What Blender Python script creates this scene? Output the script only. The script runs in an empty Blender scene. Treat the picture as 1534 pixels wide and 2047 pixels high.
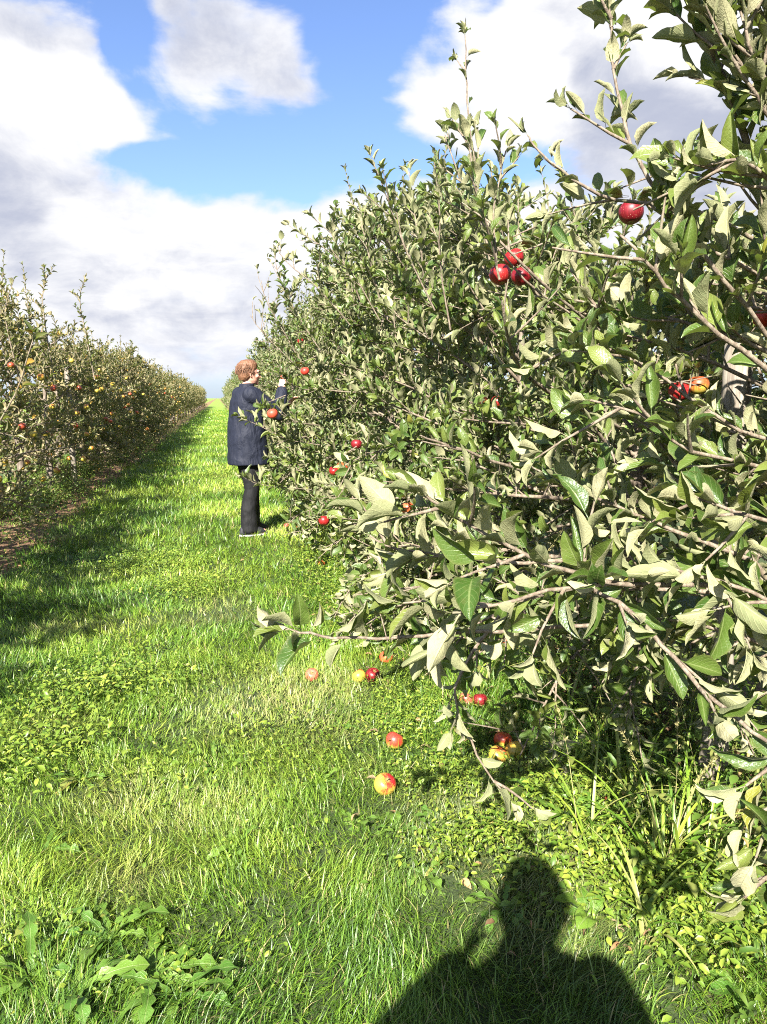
import bpy, bmesh, math, random
import numpy as np
from mathutils import Vector, Matrix, noise

SC = bpy.context.scene
COL = SC.collection
R = math.radians
random.seed(7)
NP = np.random.RandomState(11)

# ------------------------------------------------------------------ camera
CAM_H = 1.42
YAW, PITCH = R(12.4), R(8.72)          # axis turned to +x from the alley (+y), tipped down
FPX = 1489.0                           # focal length in pixels of the 1534 px wide photo
cam_d = bpy.data.cameras.new('camera')
cam = bpy.data.objects.new('camera', cam_d)
COL.objects.link(cam)
cam.location = (0, 0, CAM_H)
cam.rotation_euler = (R(90) - PITCH, 0, -YAW)
cam_d.sensor_fit = 'VERTICAL'
cam_d.sensor_height = 36.0
cam_d.lens = 36.0 * FPX / 2047.0
cam_d.clip_start = 0.05
cam_d.clip_end = 3000
SC.camera = cam
CF = Vector((math.sin(YAW) * math.cos(PITCH), math.cos(YAW) * math.cos(PITCH), -math.sin(PITCH)))
CR = Vector((math.cos(YAW), -math.sin(YAW), 0))
CU = CR.cross(CF)
C0 = Vector((0, 0, CAM_H))


def P(px, py, z):
    return C0 + CF * z + CR * ((px - 767) / FPX * z) + CU * ((1023.5 - py) / FPX * z)


def G(px, py, h=0.0):
    d = CF + CR * ((px - 767) / FPX) + CU * ((1023.5 - py) / FPX)
    t = (h - CAM_H) / d.z
    return C0 + d * t


def project(p):
    v = Vector(p) - C0
    z = v.dot(CF)
    if z < 0.05:
        return None
    return (767 + v.dot(CR) / z * FPX, 1023.5 - v.dot(CU) / z * FPX, z)


# ------------------------------------------------------------------ sun, exposure
SUN_EL, SUN_TO = R(36), R(27)          # shadows fall toward azimuth 27 deg right of the alley
SC.view_settings.view_transform = 'Standard'
SC.view_settings.look = 'None'
SC.view_settings.gamma = 1
SC.view_settings.exposure = 2.0
SC.render.engine = 'CYCLES'
SC.cycles.max_bounces = 5
SC.cycles.diffuse_bounces = 2
SC.cycles.glossy_bounces = 2
SC.cycles.transmission_bounces = 3
SC.cycles.use_denoising = False
SC.cycles.filter_width = 1.05
sd = bpy.data.lights.new('sun', 'SUN')
sd.energy = 5.0
sd.angle = R(0.53)
sd.color = (1.0, 0.95, 0.86)
sun = bpy.data.objects.new('sun', sd)
COL.objects.link(sun)
SUN_DIR = Vector((math.sin(SUN_TO) * math.cos(SUN_EL), math.cos(SUN_TO) * math.cos(SUN_EL), -math.sin(SUN_EL)))
sun.rotation_euler = SUN_DIR.to_track_quat('-Z', 'Y').to_euler()
sun.location = (-4, -6, 8)


# ------------------------------------------------------------------ node helper
class NT:
    def __init__(self, tree):
        self.t = tree
        self.t.nodes.clear()

    def n(self, typ, **kw):
        nd = self.t.nodes.new(typ)
        for k, v in kw.items():
            setattr(nd, k, v)
        return nd

    def val(self, nd_in, v):
        if hasattr(v, 'is_linked') or isinstance(v, bpy.types.NodeSocket):
            self.t.links.new(v, nd_in)
        elif v is not None:
            nd_in.default_value = v

    def m(self, op, a, b=None, c=None, clamp=False):
        nd = self.n('ShaderNodeMath', operation=op, use_clamp=clamp)
        self.val(nd.inputs[0], a)
        if b is not None: self.val(nd.inputs[1], b)
        if c is not None: self.val(nd.inputs[2], c)
        return nd.outputs[0]

    def mr(self, v, a, b, c=0.0, d=1.0, smooth=True):
        nd = self.n('ShaderNodeMapRange', interpolation_type='SMOOTHSTEP' if smooth else 'LINEAR')
        for i, x in enumerate((v, a, b, c, d)):
            self.val(nd.inputs[i], x)
        return nd.outputs[0]

    def noise(self, vec, scale, detail=4, rough=.5, dist=0.0, dim='3D', lac=2.0):
        nd = self.n('ShaderNodeTexNoise', noise_dimensions=dim)
        if vec is not None: self.t.links.new(vec, nd.inputs['Vector'])
        nd.inputs['Scale'].default_value = scale
        nd.inputs['Detail'].default_value = detail
        nd.inputs['Roughness'].default_value = rough
        nd.inputs['Distortion'].default_value = dist
        nd.inputs['Lacunarity'].default_value = lac
        return nd.outputs[0]

    def mix(self, f, a, b):
        nd = self.n('ShaderNodeMix', data_type='RGBA')
        self.val(nd.inputs[0], f)
        self.val(nd.inputs[6], a if not isinstance(a, tuple) else (*a[:3], 1))
        self.val(nd.inputs[7], b if not isinstance(b, tuple) else (*b[:3], 1))
        return nd.outputs[2]

    def ramp(self, v, stops):
        nd = self.n('ShaderNodeValToRGB')
        e = nd.color_ramp.elements
        while len(e) < len(stops): e.new(.5)
        for el, (p, c) in zip(e, stops):
            el.position = p
            el.color = (*c[:3], 1)
        self.val(nd.inputs[0], v)
        return nd.outputs[0]

    def vm(self, op, a, b=None):
        nd = self.n('ShaderNodeVectorMath', operation=op)
        self.val(nd.inputs[0], a)
        if b is not None: self.val(nd.inputs[1], b)
        return nd.outputs['Value'] if op in ('LENGTH', 'DOT_PRODUCT', 'DISTANCE') else nd.outputs[0]

    def comb(self, x, y, z):
        nd = self.n('ShaderNodeCombineXYZ')
        for i, v in enumerate((x, y, z)): self.val(nd.inputs[i], v)
        return nd.outputs[0]

    def sep(self, v):
        nd = self.n('ShaderNodeSeparateXYZ')
        self.val(nd.inputs[0], v)
        return nd.outputs

    def link(self, a, b):
        self.t.links.new(a, b)


# ------------------------------------------------------------------ world: blue sky with clouds
W = bpy.data.worlds.new('World')
SC.world = W
W.use_nodes = True
SKY_STRENGTH = 0.074
CLOUDS = [  # px, py, rx, ry, weight : where the photographed clouds stand, turned into azimuth / elevation below
    (20, 170, 170, 70, .70), (90, 260, 210, 90, .75), (230, 235, 70, 45, .4), (270, 130, 45, 110, -.4), (300, 310, 130, 40, -.4), (-40, 380, 160, 130, .75), (40, 60, 130, 80, .38), (130, 80, 90, 70, .3),
    (340, 40, 70, 70, .33), (450, 50, 120, 60, .40), (560, 70, 90, 60, .38), (410, 150, 40, 70, .28), (560, 165, 90, 50, .34), (470, 110, 90, 40, .25), (690, 190, 60, 14, .22),
    (970, 190, 110, 90, .95), (1080, 150, 90, 80, .75), (870, 250, 60, 40, .5), (1240, 160, 170, 130, .85), (1400, 60, 180, 120, .8), (1500, 250, 180, 180, .8), (1060, 45, 120, 26, .28), (1180, 30, 90, 50, .4),
    (640, 440, 190, 42, .68), (330, 455, 200, 45, .62), (100, 490, 180, 60, .6), (520, 570, 360, 80, .55), (180, 620, 340, 80, .6), (900, 480, 260, 100, .85), (1250, 560, 300, 150, .6), (350, 720, 600, 60, .5),
    (560, 315, 420, 45, -.6), (760, 60, 100, 110, -.5), (235, 60, 40, 80, -.35), (400, 320, 80, 24, -.25), (1010, 340, 110, 40, -.3), (540, 210, 60, 20, -.1), (1180, 395, 60, 40, -.3), (330, 695, 100, 10, -.15), (700, 400, 60, 16, -.25),
]
DARKS = [  # greyer undersides
    (20, 400, 230, 80, .7), (1240, 190, 140, 130, .8), (1400, 240, 120, 70, .4), (380, 625, 200, 30, .4), (70, 100, 160, 40, .25), (480, 60, 200, 80, .30), (120, 60, 120, 50, .3), (1500, 300, 180, 100, .4)]
LIGHTS = [(130, 190, 150, 60, 1.1), (250, 245, 90, 50, .8), (960, 190, 120, 90, 1.2), (1040, 150, 70, 60, 1.1), (250, 590, 60, 26, 1.1), (190, 460, 80, 30, .8), (640, 440, 200, 60, 1.1), (480, 410, 160, 40, .9), (850, 480, 220, 80, 1.1), (1370, 70, 120, 80, 1.1), (430, 600, 26, 12, .8)]


def build_world():
    w = NT(W.node_tree)
    tc = w.n('ShaderNodeTexCoord').outputs['Generated']
    d = w.vm('NORMALIZE', tc)
    s = w.sep(d)
    az = w.m('ARCTAN2', s[0], s[1])
    el = w.m('ARCSINE', s[2])
    zc = w.m('ADD', w.m('MAXIMUM', s[2], 0.0), 0.16)
    # flat cloud-deck coordinates: clouds shrink toward the horizon
    deck = w.comb(w.m('DIVIDE', s[0], zc), w.m('DIVIDE', s[1], zc), 0.0)
    skyc = w.comb(az, w.m('MULTIPLY', el, 1.5), 0.0)
    warp = w.noise(skyc, 7.0, 3, .5)
    wz = w.m('MULTIPLY', w.m('SUBTRACT', warp, .5), .16)
    n1 = w.noise(deck, 1.05, 9, .56, .25)
    n2 = w.noise(skyc, 5.5, 12, .62, .35)
    n3 = w.noise(w.comb(az, w.m('MULTIPLY', el, 3.2), 0.4), 6.5, 7, .55, .2)

    def blobs(lst, dx=0.0, dy=0.0):
        tot = None
        for (px, py, rx, ry, wt) in lst:
            dd = (P(px, py, 1) - C0).normalized()
            a0, e0 = math.atan2(dd.x, dd.y), math.asin(dd.z)
            ax = w.m('DIVIDE', w.m('ADD', w.m('SUBTRACT', az, a0 + dx), wz), rx / FPX)
            ey = w.m('DIVIDE', w.m('ADD', w.m('SUBTRACT', el, e0 + dy), w.m('MULTIPLY', wz, -.7)), ry / FPX)
            r2 = w.m('ADD', w.m('MULTIPLY', ax, ax), w.m('MULTIPLY', ey, ey))
            g = w.m('MULTIPLY', w.m('POWER', 2.718, w.m('MULTIPLY', r2, -.9)), wt)
            tot = g if tot is None else w.m('ADD', tot, g)
        return tot

    # a hemisphere-wide background cover keeps the rest of the sky like the part in view
    inview = w.mr(w.m('ABSOLUTE', w.m('SUBTRACT', az, YAW)), .62, 1.0, 1.0, 0.0)
    base = w.m('MULTIPLY', w.m('SUBTRACT', 1.0, inview), w.mr(w.noise(deck, .55, 3, .5), .42, .62, 0.0, .55))
    cover = w.m('ADD', blobs(CLOUDS), base)
    tex = w.m('ADD', w.m('MULTIPLY', w.m('SUBTRACT', n2, .5), 1.5), w.m('MULTIPLY', w.m('SUBTRACT', n3, .5), 1.0))
    dens = w.m('ADD', cover, tex)
    alpha = w.mr(dens, .14, .62)
    thick = w.mr(dens, .35, .95)
    sky = w.n('ShaderNodeTexSky', sky_type='NISHITA')
    sky.sun_disc = False
    sky.sun_elevation = SUN_EL
    sky.sun_rotation = (SUN_TO + math.pi) % (2 * math.pi)
    sky.air_density = 1.0
    sky.dust_density = .6
    sky.ozone_density = 2.2
    # grey / white split
    lit = w.m('SUBTRACT', blobs(LIGHTS), blobs(DARKS))
    relief = w.m('MULTIPLY', w.m('SUBTRACT', w.noise(skyc, 9.0, 10, .62, .3), .5), 2.5)
    light = w.mr(w.m('ADD', w.m('ADD', lit, relief), .65), -.35, 1.05)
    rel2 = w.m('MULTIPLY', w.m('SUBTRACT', w.noise(w.comb(az, w.m('MULTIPLY', el, 3.4), 1.7), 10.0, 10, .62, .3), .5), w.mr(el, .10, .30, 1.5, 0.4))
    light = w.m('ADD', light, rel2, clamp=True)
    cl = w.mix(light, (1.85, 1.98, 2.45), (3.6, 3.6, 3.65))
    cl = w.mix(thick, w.mix(.35, cl, (2.5, 2.75, 3.4)), cl)
    hz = w.mr(el, 0.0, .22, .7, 0.0)
    skyb = w.mix(hz, w.vm('MULTIPLY', sky.outputs[0], (.66, .69, .84)), (1.7, 2.2, 2.9))
    colr = w.mix(w.m('MULTIPLY', alpha, w.mr(el, -.01, .05, .6, 1.0)), skyb, cl)
    bg = w.n('ShaderNodeBackground')
    w.link(colr, bg.inputs[0])
    bg.inputs[1].default_value = SKY_STRENGTH
    out = w.n('ShaderNodeOutputWorld')
    w.link(bg.outputs[0], out.inputs[0])


build_world()


# ------------------------------------------------------------------ material helpers
def new_mat(name):
    m = bpy.data.materials.new(name)
    m.use_nodes = True
    w = NT(m.node_tree)
    bs = w.n('ShaderNodeBsdfPrincipled')
    out = w.n('ShaderNodeOutputMaterial')
    w.link(bs.outputs[0], out.inputs[0])
    return m, w, bs, out


def rnd_value(w):
    """random per joined leaf (attribute) or per leaf object"""
    at = w.n('ShaderNodeAttribute', attribute_name='rnd').outputs['Fac']
    ob = w.n('ShaderNodeObjectInfo').outputs['Random']
    return w.m('FRACT', w.m('ADD', at, ob))


def leaf_material(name, up, under, yellow, ylim, veins=True, trans=.22, gloss=.36):
    m, w, bs, out = new_mat(name)
    r = rnd_value(w)
    r2 = w.m('FRACT', w.m('MULTIPLY', r, 17.31))
    uv = w.n('ShaderNodeTexCoord').outputs['UV']
    s = w.sep(uv)
    side = w.m('ABSOLUTE', w.m('SUBTRACT', s[0], .5))
    mid = w.mr(side, .015, .06, 1.0, 0.0)
    saw = w.m('SINE', w.m('MULTIPLY', w.m('SUBTRACT', s[1], w.m('MULTIPLY', side, .55)), 58.0))
    lat = w.mr(saw, .72, 1.0)
    vein = w.m('MAXIMUM', mid, w.m('MULTIPLY', lat, .45))
    geo = w.n('ShaderNodeNewGeometry')
    pos = geo.outputs['Position']
    blot = w.noise(pos, 60, 3, .6)
    upc = w.ramp(r, up)
    upc = w.mix(w.mr(r2, ylim, ylim + .04), upc, yellow)
    upc = w.mix(w.m('MULTIPLY', w.mr(blot, .55, .75), .35), upc, (.10, .085, .03))
    unc = w.ramp(r2, under)
    if veins:
        upc = w.mix(w.m('MULTIPLY', vein, .45), upc, (.22, .26, .10))
        unc = w.mix(w.m('MULTIPLY', vein, .5), unc, (.44, .41, .22))
        unc = w.mix(w.mr(blot, .5, .72, 0, .4), unc, (.15, .14, .06))
    edge = w.mr(side, .40, .5, 0.0, .35)
    upc = w.mix(edge, upc, (.16, .15, .06))
    col = w.mix(geo.outputs['Backfacing'], upc, unc)
    w.link(col, bs.inputs['Base Color'])
    w.link(w.m('ADD', w.m('MULTIPLY', geo.outputs['Backfacing'], .45), gloss), bs.inputs['Roughness'])
    bs.inputs['Specular IOR Level'].default_value = .45
    if veins:
        bp = w.n('ShaderNodeBump')
        bp.inputs['Strength'].default_value = .5
        bp.inputs['Distance'].default_value = .002
        w.link(w.m('ADD', w.m('MULTIPLY', vein, -1.0), w.noise(pos, 260, 2, .5)), bp.inputs['Height'])
        w.link(bp.outputs[0], bs.inputs['Normal'])
    tr = w.n('ShaderNodeBsdfTranslucent')
    w.link(w.mix(.5, upc, (.30, .42, .05)), tr.inputs[0])
    ms = w.n('ShaderNodeMixShader')
    ms.inputs[0].default_value = trans
    w.link(bs.outputs[0], ms.inputs[1])
    w.link(tr.outputs[0], ms.inputs[2])
    w.link(ms.outputs[0], out.inputs[0])
    return m


UP = [(0, (.035, .075, .012)), (.5, (.07, .115, .02)), (1, (.14, .17, .035))]
UNDER = [(0, (.17, .19, .085)), (.5, (.285, .285, .15)), (1, (.39, .365, .215))]
M_LEAF = leaf_material('apple_leaf', UP, UNDER, (.30, .27, .04), .975)
M_LEAF_FAR = leaf_material('apple_leaf_distant', UP, UNDER, (.30, .25, .04), .96, veins=False)
UPL = [(0, (.05, .075, .02)), (.5, (.095, .11, .03)), (1, (.18, .145, .045))]
UNL = [(0, (.20, .20, .10)), (.5, (.32, .28, .15)), (1, (.42, .33, .18))]
M_LEAF_L = leaf_material('apple_leaf_autumn', UPL, UNL, (.36, .22, .04), .90, veins=False, trans=.34)
M_WEED = leaf_material('weed_leaf', [(0, (.08, .16, .018)), (.5, (.17, .25, .03)), (1, (.27, .33, .045))],
                       [(0, (.08, .15, .03)), (1, (.14, .22, .05))], (.26, .24, .06), .97, veins=False, trans=.3, gloss=.42)
M_DANDE = leaf_material('dandelion_leaf', [(0, (.08, .18, .02)), (1, (.16, .27, .035))],
                        [(0, (.11, .19, .05)), (1, (.17, .25, .07))], (.28, .25, .06), .97, veins=False, trans=.3, gloss=.42)
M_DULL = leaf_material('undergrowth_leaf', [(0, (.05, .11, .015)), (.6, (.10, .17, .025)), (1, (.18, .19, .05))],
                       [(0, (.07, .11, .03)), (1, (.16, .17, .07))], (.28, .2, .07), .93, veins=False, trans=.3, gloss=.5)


def grass_material(name):
    m, w, bs, out = new_mat(name)
    at = w.n('ShaderNodeAttribute', attribute_name='rnd').outputs['Fac']
    dry = w.n('ShaderNodeAttribute', attribute_name='dry').outputs['Fac']
    c = w.ramp(at, [(0, (.045, .115, .014)), (.4, (.135, .245, .022)), (.75, (.25, .345, .038)), (1, (.39, .43, .085))])
    c = w.mix(dry, c, (.40, .33, .16))
    w.link(c, bs.inputs['Base Color'])
    bs.inputs['Roughness'].default_value = .42
    bs.inputs['Specular IOR Level'].default_value = .5
    tr = w.n('ShaderNodeBsdfTranslucent')
    w.link(w.mix(.35, c, (.35, .42, .06)), tr.inputs[0])
    ms = w.n('ShaderNodeMixShader')
    ms.inputs[0].default_value = .28
    w.link(bs.outputs[0], ms.inputs[1])
    w.link(tr.outputs[0], ms.inputs[2])
    w.link(ms.outputs[0], out.inputs[0])
    return m


M_GRASS = grass_material('grass_blade')


def bark_material(name, a, b, scale=40, stretch=.25):
    m, w, bs, out = new_mat(name)
    pos = w.n('ShaderNodeTexCoord').outputs['Object']
    v = w.vm('MULTIPLY', pos, (1, 1, stretch))
    n = w.noise(v, scale, 6, .65)
    c = w.mix(w.mr(n, .35, .68), a, b)
    c = w.mix(w.mr(w.noise(pos, 9, 3, .5), .58, .7, 0, .5), c, (.17, .19, .10))
    w.link(c, bs.inputs['Base Color'])
    bs.inputs['Roughness'].default_value = .8
    bp = w.n('ShaderNodeBump')
    bp.inputs['Strength'].default_value = .7
    bp.inputs['Distance'].default_value = .006
    w.link(n, bp.inputs['Height'])
    w.link(bp.outputs[0], bs.inputs['Normal'])
    return m


M_BARK = bark_material('apple_bark', (.085, .062, .045), (.22, .18, .14))
M_TWIG = bark_material('apple_twig', (.11, .08, .055), (.25, .205, .15), 90, .5)
M_POST = bark_material('weathered_post_wood', (.13, .105, .08), (.28, .25, .20), 60, .08)


def ground_material():
    m, w, bs, out = new_mat('orchard_ground')
    pos = w.n('ShaderNodeTexCoord').outputs['Object']
    s = w.sep(pos)
    wob = w.m('MULTIPLY', w.m('SUBTRACT', w.noise(pos, 1.6, 4, .6), .5), .7)
    x = w.m('ADD', s[0], wob)
    strips = None
    for cx, hw in ((-2.5, .75), (1.85, .62), (-6.9, .7), (6.2, .7)):
        k = w.mr(w.m('ABSOLUTE', w.m('SUBTRACT', x, cx)), hw, hw + .18, 1.0, 0.0)
        strips = k if strips is None else w.m('MAXIMUM', strips, k)
    fine = w.noise(pos, 55, 5, .7)
    med = w.noise(pos, 7, 5, .6)
    soil = w.ramp(fine, [(.25, (.05, .03, .018)), (.5, (.19, .10, .05)), (.75, (.36, .20, .11))])
    g = w.ramp(fine, [(.25, (.02, .035, .008)), (.6, (.05, .08, .016)), (.8, (.16, .15, .06))])
    gfar = w.ramp(w.m('ADD', w.m('MULTIPLY', med, .6), w.m('MULTIPLY', fine, .4)), [(.3, (.11, .19, .016)), (.55, (.18, .28, .025)), (.75, (.25, .34, .04))])
    far = w.mr(s[1], 12.0, 40.0)
    g = w.mix(far, g, gfar)
    soil = w.mix(w.mr(med, .5, .62, 0, .7), soil, g)
    w.link(w.mix(strips, g, soil), bs.inputs['Base Color'])
    bs.inputs['Roughness'].default_value = .95
    bp = w.n('ShaderNodeBump')
    bp.inputs['Strength'].default_value = .9
    bp.inputs['Distance'].default_value = .03
    w.link(fine, bp.inputs['Height'])
    w.link(bp.outputs[0], bs.inputs['Normal'])
    return m


M_GROUND = ground_material()


def simple_mat(name, col, rough=.6, spec=.4, bump=None, var=None, metallic=0.0):
    m, w, bs, out = new_mat(name)
    pos = w.n('ShaderNodeTexCoord').outputs['Object']
    if var:
        w.link(w.mix(w.noise(pos, var[1], 5, .6), col, var[0]), bs.inputs['Base Color'])
    else:
        bs.inputs['Base Color'].default_value = (*col, 1)
    bs.inputs['Roughness'].default_value = rough
    bs.inputs['Specular IOR Level'].default_value = spec
    bs.inputs['Metallic'].default_value = metallic
    if bump:
        bp = w.n('ShaderNodeBump')
        bp.inputs['Strength'].default_value = bump[1]
        bp.inputs['Distance'].default_value = bump[2]
        v = w.vm('MULTIPLY', pos, bump[3]) if len(bump) > 3 else pos
        w.link(w.noise(v, bump[0], 5, .6, .8), bp.inputs['Height'])
        w.link(bp.outputs[0], bs.inputs['Normal'])
    return m


def apple_material():
    """blush tone and how far it wraps the fruit come from each apple's object colour"""
    m, w, bs, out = new_mat('apple_skin')
    oi = w.n('ShaderNodeObjectInfo')
    tc = w.n('ShaderNodeTexCoord').outputs['Object']
    s = w.sep(tc)
    rr = w.m('MULTIPLY', oi.outputs['Random'], 31.0)
    off = w.vm('ADD', tc, w.comb(rr, rr, 0.0))
    ang = w.m('ARCTAN2', s[1], s[0])
    streak = w.noise(w.comb(w.m('MULTIPLY', ang, 3.0), w.m('MULTIPLY', s[2], 9.0), rr), 2.2, 5, .65)
    patch = w.noise(off, 14, 3, .5)
    cov = w.m('ADD', w.m('MULTIPLY', s[2], 14.0), w.m('ADD', w.m('MULTIPLY', w.m('SUBTRACT', patch, .5), 2.4), w.m('MULTIPLY', w.m('SUBTRACT', streak, .5), 1.3)))
    f = w.mr(w.m('ADD', cov, oi.outputs['Alpha']), .25, .75)
    yel = w.mix(patch, (.46, .31, .035), (.36, .34, .06))
    red = w.mix(w.mr(streak, .3, .7), w.vm('MULTIPLY', oi.outputs['Color'], (.55, .45, .5)), oi.outputs['Color'])
    c = w.mix(f, yel, red)
    sp = w.n('ShaderNodeTexVoronoi')
    w.link(tc, sp.inputs['Vector'])
    sp.inputs['Scale'].default_value = 190
    c = w.mix(w.mr(sp.outputs[0], .10, .18, .5, 0), c, (.75, .6, .35))
    c = w.mix(w.mr(w.vm('LENGTH', w.vm('MULTIPLY', tc, (1, 1, 0))), .004, .012, .8, 0), c, (.25, .2, .06))
    w.link(c, bs.inputs['Base Color'])
    w.link(w.mr(patch, .3, .7, .30, .50), bs.inputs['Roughness'])
    bs.inputs['Specular IOR Level'].default_value = .45
    return m


M_APPLE = apple_material()
M_STEM = simple_mat('apple_stem', (.09, .06, .03), .8)
M_ROT = simple_mat('rotten_apple_flesh', (.42, .14, .03), .5, .4, (60, .8, .004), ((.22, .05, .02), 40))


# ------------------------------------------------------------------ mesh helpers
def mesh_np(name, verts, faces, mat=None, uvs=None, rnd=None, extra=None, smooth=True, attrs=None):
    """faces: list of (k-gon arrays)"""
    me = bpy.data.meshes.new(name)
    verts = np.asarray(verts, dtype=np.float32)
    loops, starts, totals, s = [], [], [], 0
    for f in faces:
        f = np.asarray(f, dtype=np.int32)
        if len(f) == 0: continue
        k = f.shape[1]
        loops.append(f.ravel())
        starts.append(s + np.arange(len(f)) * k)
        totals.append(np.full(len(f), k))
        s += f.size
    loops = np.concatenate(loops); starts = np.concatenate(starts); totals = np.concatenate(totals)
    me.vertices.add(len(verts)); me.vertices.foreach_set('co', verts.ravel())
    me.loops.add(len(loops)); me.loops.foreach_set('vertex_index', loops.astype(np.int32))
    me.polygons.add(len(starts))
    me.polygons.foreach_set('loop_start', starts.astype(np.int32))
    me.polygons.foreach_set('loop_total', totals.astype(np.int32))
    if smooth:
        me.polygons.foreach_set('use_smooth', np.ones(len(starts), dtype=bool))
    if uvs is not None:
        l = me.uv_layers.new(name='UVMap')
        l.data.foreach_set('uv', np.asarray(uvs, dtype=np.float32)[loops].ravel())
    for nm, arr in (attrs or {}).items():
        a = me.attributes.new(nm, 'FLOAT', 'POINT')
        a.data.foreach_set('value', np.asarray(arr, dtype=np.float32))
    if rnd is not None:
        a = me.attributes.new('rnd', 'FLOAT', 'POINT')
        a.data.foreach_set('value', np.asarray(rnd, dtype=np.float32))
    me.update(calc_edges=True)
    if mat: me.materials.append(mat)
    return me


def link(name, data, parent=None, loc=None):
    o = bpy.data.objects.new(name, data)
    COL.objects.link(o)
    if parent is not None: o.parent = parent
    if loc is not None: o.location = loc
    return o


def tag(o, label=None, cat=None, group=None, kind=None):
    if label: o['label'] = label
    if cat: o['category'] = cat
    if group: o['group'] = group
    if kind: o['kind'] = kind
    return o


def thing(name, label, cat, loc=(0, 0, 0), group=None, rz=0):
    o = link(name, None, None, loc)
    o.rotation_euler = (0, 0, rz)
    o.empty_display_size = .1
    return tag(o, label, cat, group)


def copy_tree(o, parent=None):
    kids = list(o.children)
    c = o.copy()
    COL.objects.link(c)
    if parent is not None: c.parent = parent
    for ch in kids: copy_tree(ch, c)
    return c


def tubes(lst, sides):
    """list of (pts, radii) -> verts, quads"""
    V, F, n0 = [], [], 0
    ca = np.cos(np.arange(sides) * 2 * np.pi / sides); sa = np.sin(np.arange(sides) * 2 * np.pi / sides)
    for pts, rad in lst:
        p = np.asarray([tuple(q) for q in pts], dtype=np.float64)
        k = len(p)
        t = np.gradient(p, axis=0)
        t /= (np.linalg.norm(t, axis=1, keepdims=True) + 1e-9)
        ref = np.array([0, 0, 1.0]) if abs(t[:, 2].mean()) < .8 else np.array([1.0, 0, 0])
        a = np.cross(t, ref); a /= (np.linalg.norm(a, axis=1, keepdims=True) + 1e-9)
        b = np.cross(t, a)
        r = np.asarray(rad)[:, None, None]
        ring = p[:, None, :] + r * (a[:, None, :] * ca[None, :, None] + b[:, None, :] * sa[None, :, None])
        V.append(ring.reshape(-1, 3))
        i = np.arange(k - 1)[:, None] * sides; j = np.arange(sides)[None, :]
        q = np.stack([i + j, i + (j + 1) % sides, i + sides + (j + 1) % sides, i + sides + j], -1).reshape(-1, 4)
        F.append(q + n0)
        n0 += k * sides
    return np.concatenate(V), np.concatenate(F)


# ------------------------------------------------------------------ leaves
def leaf_template(nl, nw, width=.29, fold=.5, curl=1.0, roll=.3, wave=.05, twist=0.0, pet=.20, seed=0, kind='apple', ph=None, serr=0.0):
    """unit leaf: stalk at the origin, blade along +y, upper face +z"""
    rs = np.random.RandomState(seed)
    ph = rs.uniform(0, 6.28) if ph is None else ph
    ts = [0.0, pet] if pet > 0 else []
    bt = np.linspace(0, 1, nl + 1)
    prof = []
    T = []
    if pet > 0:
        T += [0.0, pet * .97]; prof += [.014, .012]
    for b in bt:
        T.append(pet + (1 - pet) * b)
        if kind == 'apple':
            wv = (math.sin(math.pi * min(1, b) ** .82)) ** .72 if 0 < b < 1 else 0
            wv *= (1 - .22 * b)
            wv = min(wv, (1 - b) * 2.6 + .03)
        elif kind == 'dandelion':
            wv = (.25 + .75 * b) * (1.0 if b < .8 else math.sqrt(max(0, (1 - b) / .2)))
            wv *= (.32 + .68 * abs(math.sin(b * math.pi * 4.5 + ph)))
        elif kind == 'oval':
            wv = math.sin(math.pi * min(.999, max(.001, b))) ** .6
        else:
            wv = 1 - b ** 2
        prof.append(max(.008, wv * width) if b > 0 else .012)
    if serr:
        for q in range(3, len(prof) - 1): prof[q] *= 1 + serr * (1 if q % 2 else -1)
    prof[-1] = .004
    T = np.array(T); prof = np.array(prof)
    ang = curl * np.clip((T - pet * .5), 0, 1) ** 1.3 - .35 * np.clip(T * 3, 0, 1) * (1 if kind == 'apple' else 0)
    dt = np.diff(T, prepend=0)
    cy = np.cumsum(np.cos(ang) * dt); cz = np.cumsum(-np.sin(ang) * dt)
    us = np.linspace(-1, 1, nw + 1)
    V, UV = [], []
    for i in range(len(T)):
        for u in us:
            a = abs(u)
            fo = fold + roll * a
            x = prof[i] * np.sign(u) * (a * math.cos(fo * .9))
            up = prof[i] * a ** 1.35 * math.sin(fo)
            up += wave * a * math.sin(T[i] * 15 + ph + (1.7 if u > 0 else 0)) * (prof[i] / width)
            nx = x; tw = twist * T[i]
            y = cy[i] + up * math.sin(ang[i])
            z = cz[i] + up * math.cos(ang[i])
            xx = nx * math.cos(tw) - (z - cz[i]) * math.sin(tw); zz = cz[i] + nx * math.sin(tw) + (z - cz[i]) * math.cos(tw)
            V.append((xx, y, zz)); UV.append((.5 + u * .5, T[i]))
    n = nw + 1
    i = np.arange(len(T) - 1)[:, None] * n; j = np.arange(nw)[None, :]
    F = np.stack([i + j, i + j + 1, i + n + j + 1, i + n + j], -1).reshape(-1, 4)
    return np.array(V), F, np.array(UV)


def templates(nl, nw, count, seed, **kw):
    rs = np.random.RandomState(seed)
    out = []
    for k in range(count):
        out.append(leaf_template(nl, nw, width=rs.uniform(.20, .275), fold=rs.uniform(.05, .7), curl=rs.uniform(.1, 1.35),
                                 roll=rs.uniform(.1, .9), wave=rs.uniform(.015, .055), twist=rs.uniform(-.4, .4), seed=seed + k, **kw))
    return out


T0 = templates(10, 4, 14, 100, serr=.02)
T1 = templates(5, 2, 6, 200)
T2 = templates(3, 2, 4, 300, pet=0)
L0_MESH = [mesh_np('leaf', v, [f], M_LEAF, uv) for v, f, uv in T0]
L0_MESH_AUT = [mesh_np('leaf', v, [f], M_LEAF_L, uv) for v, f, uv in T1]


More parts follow.
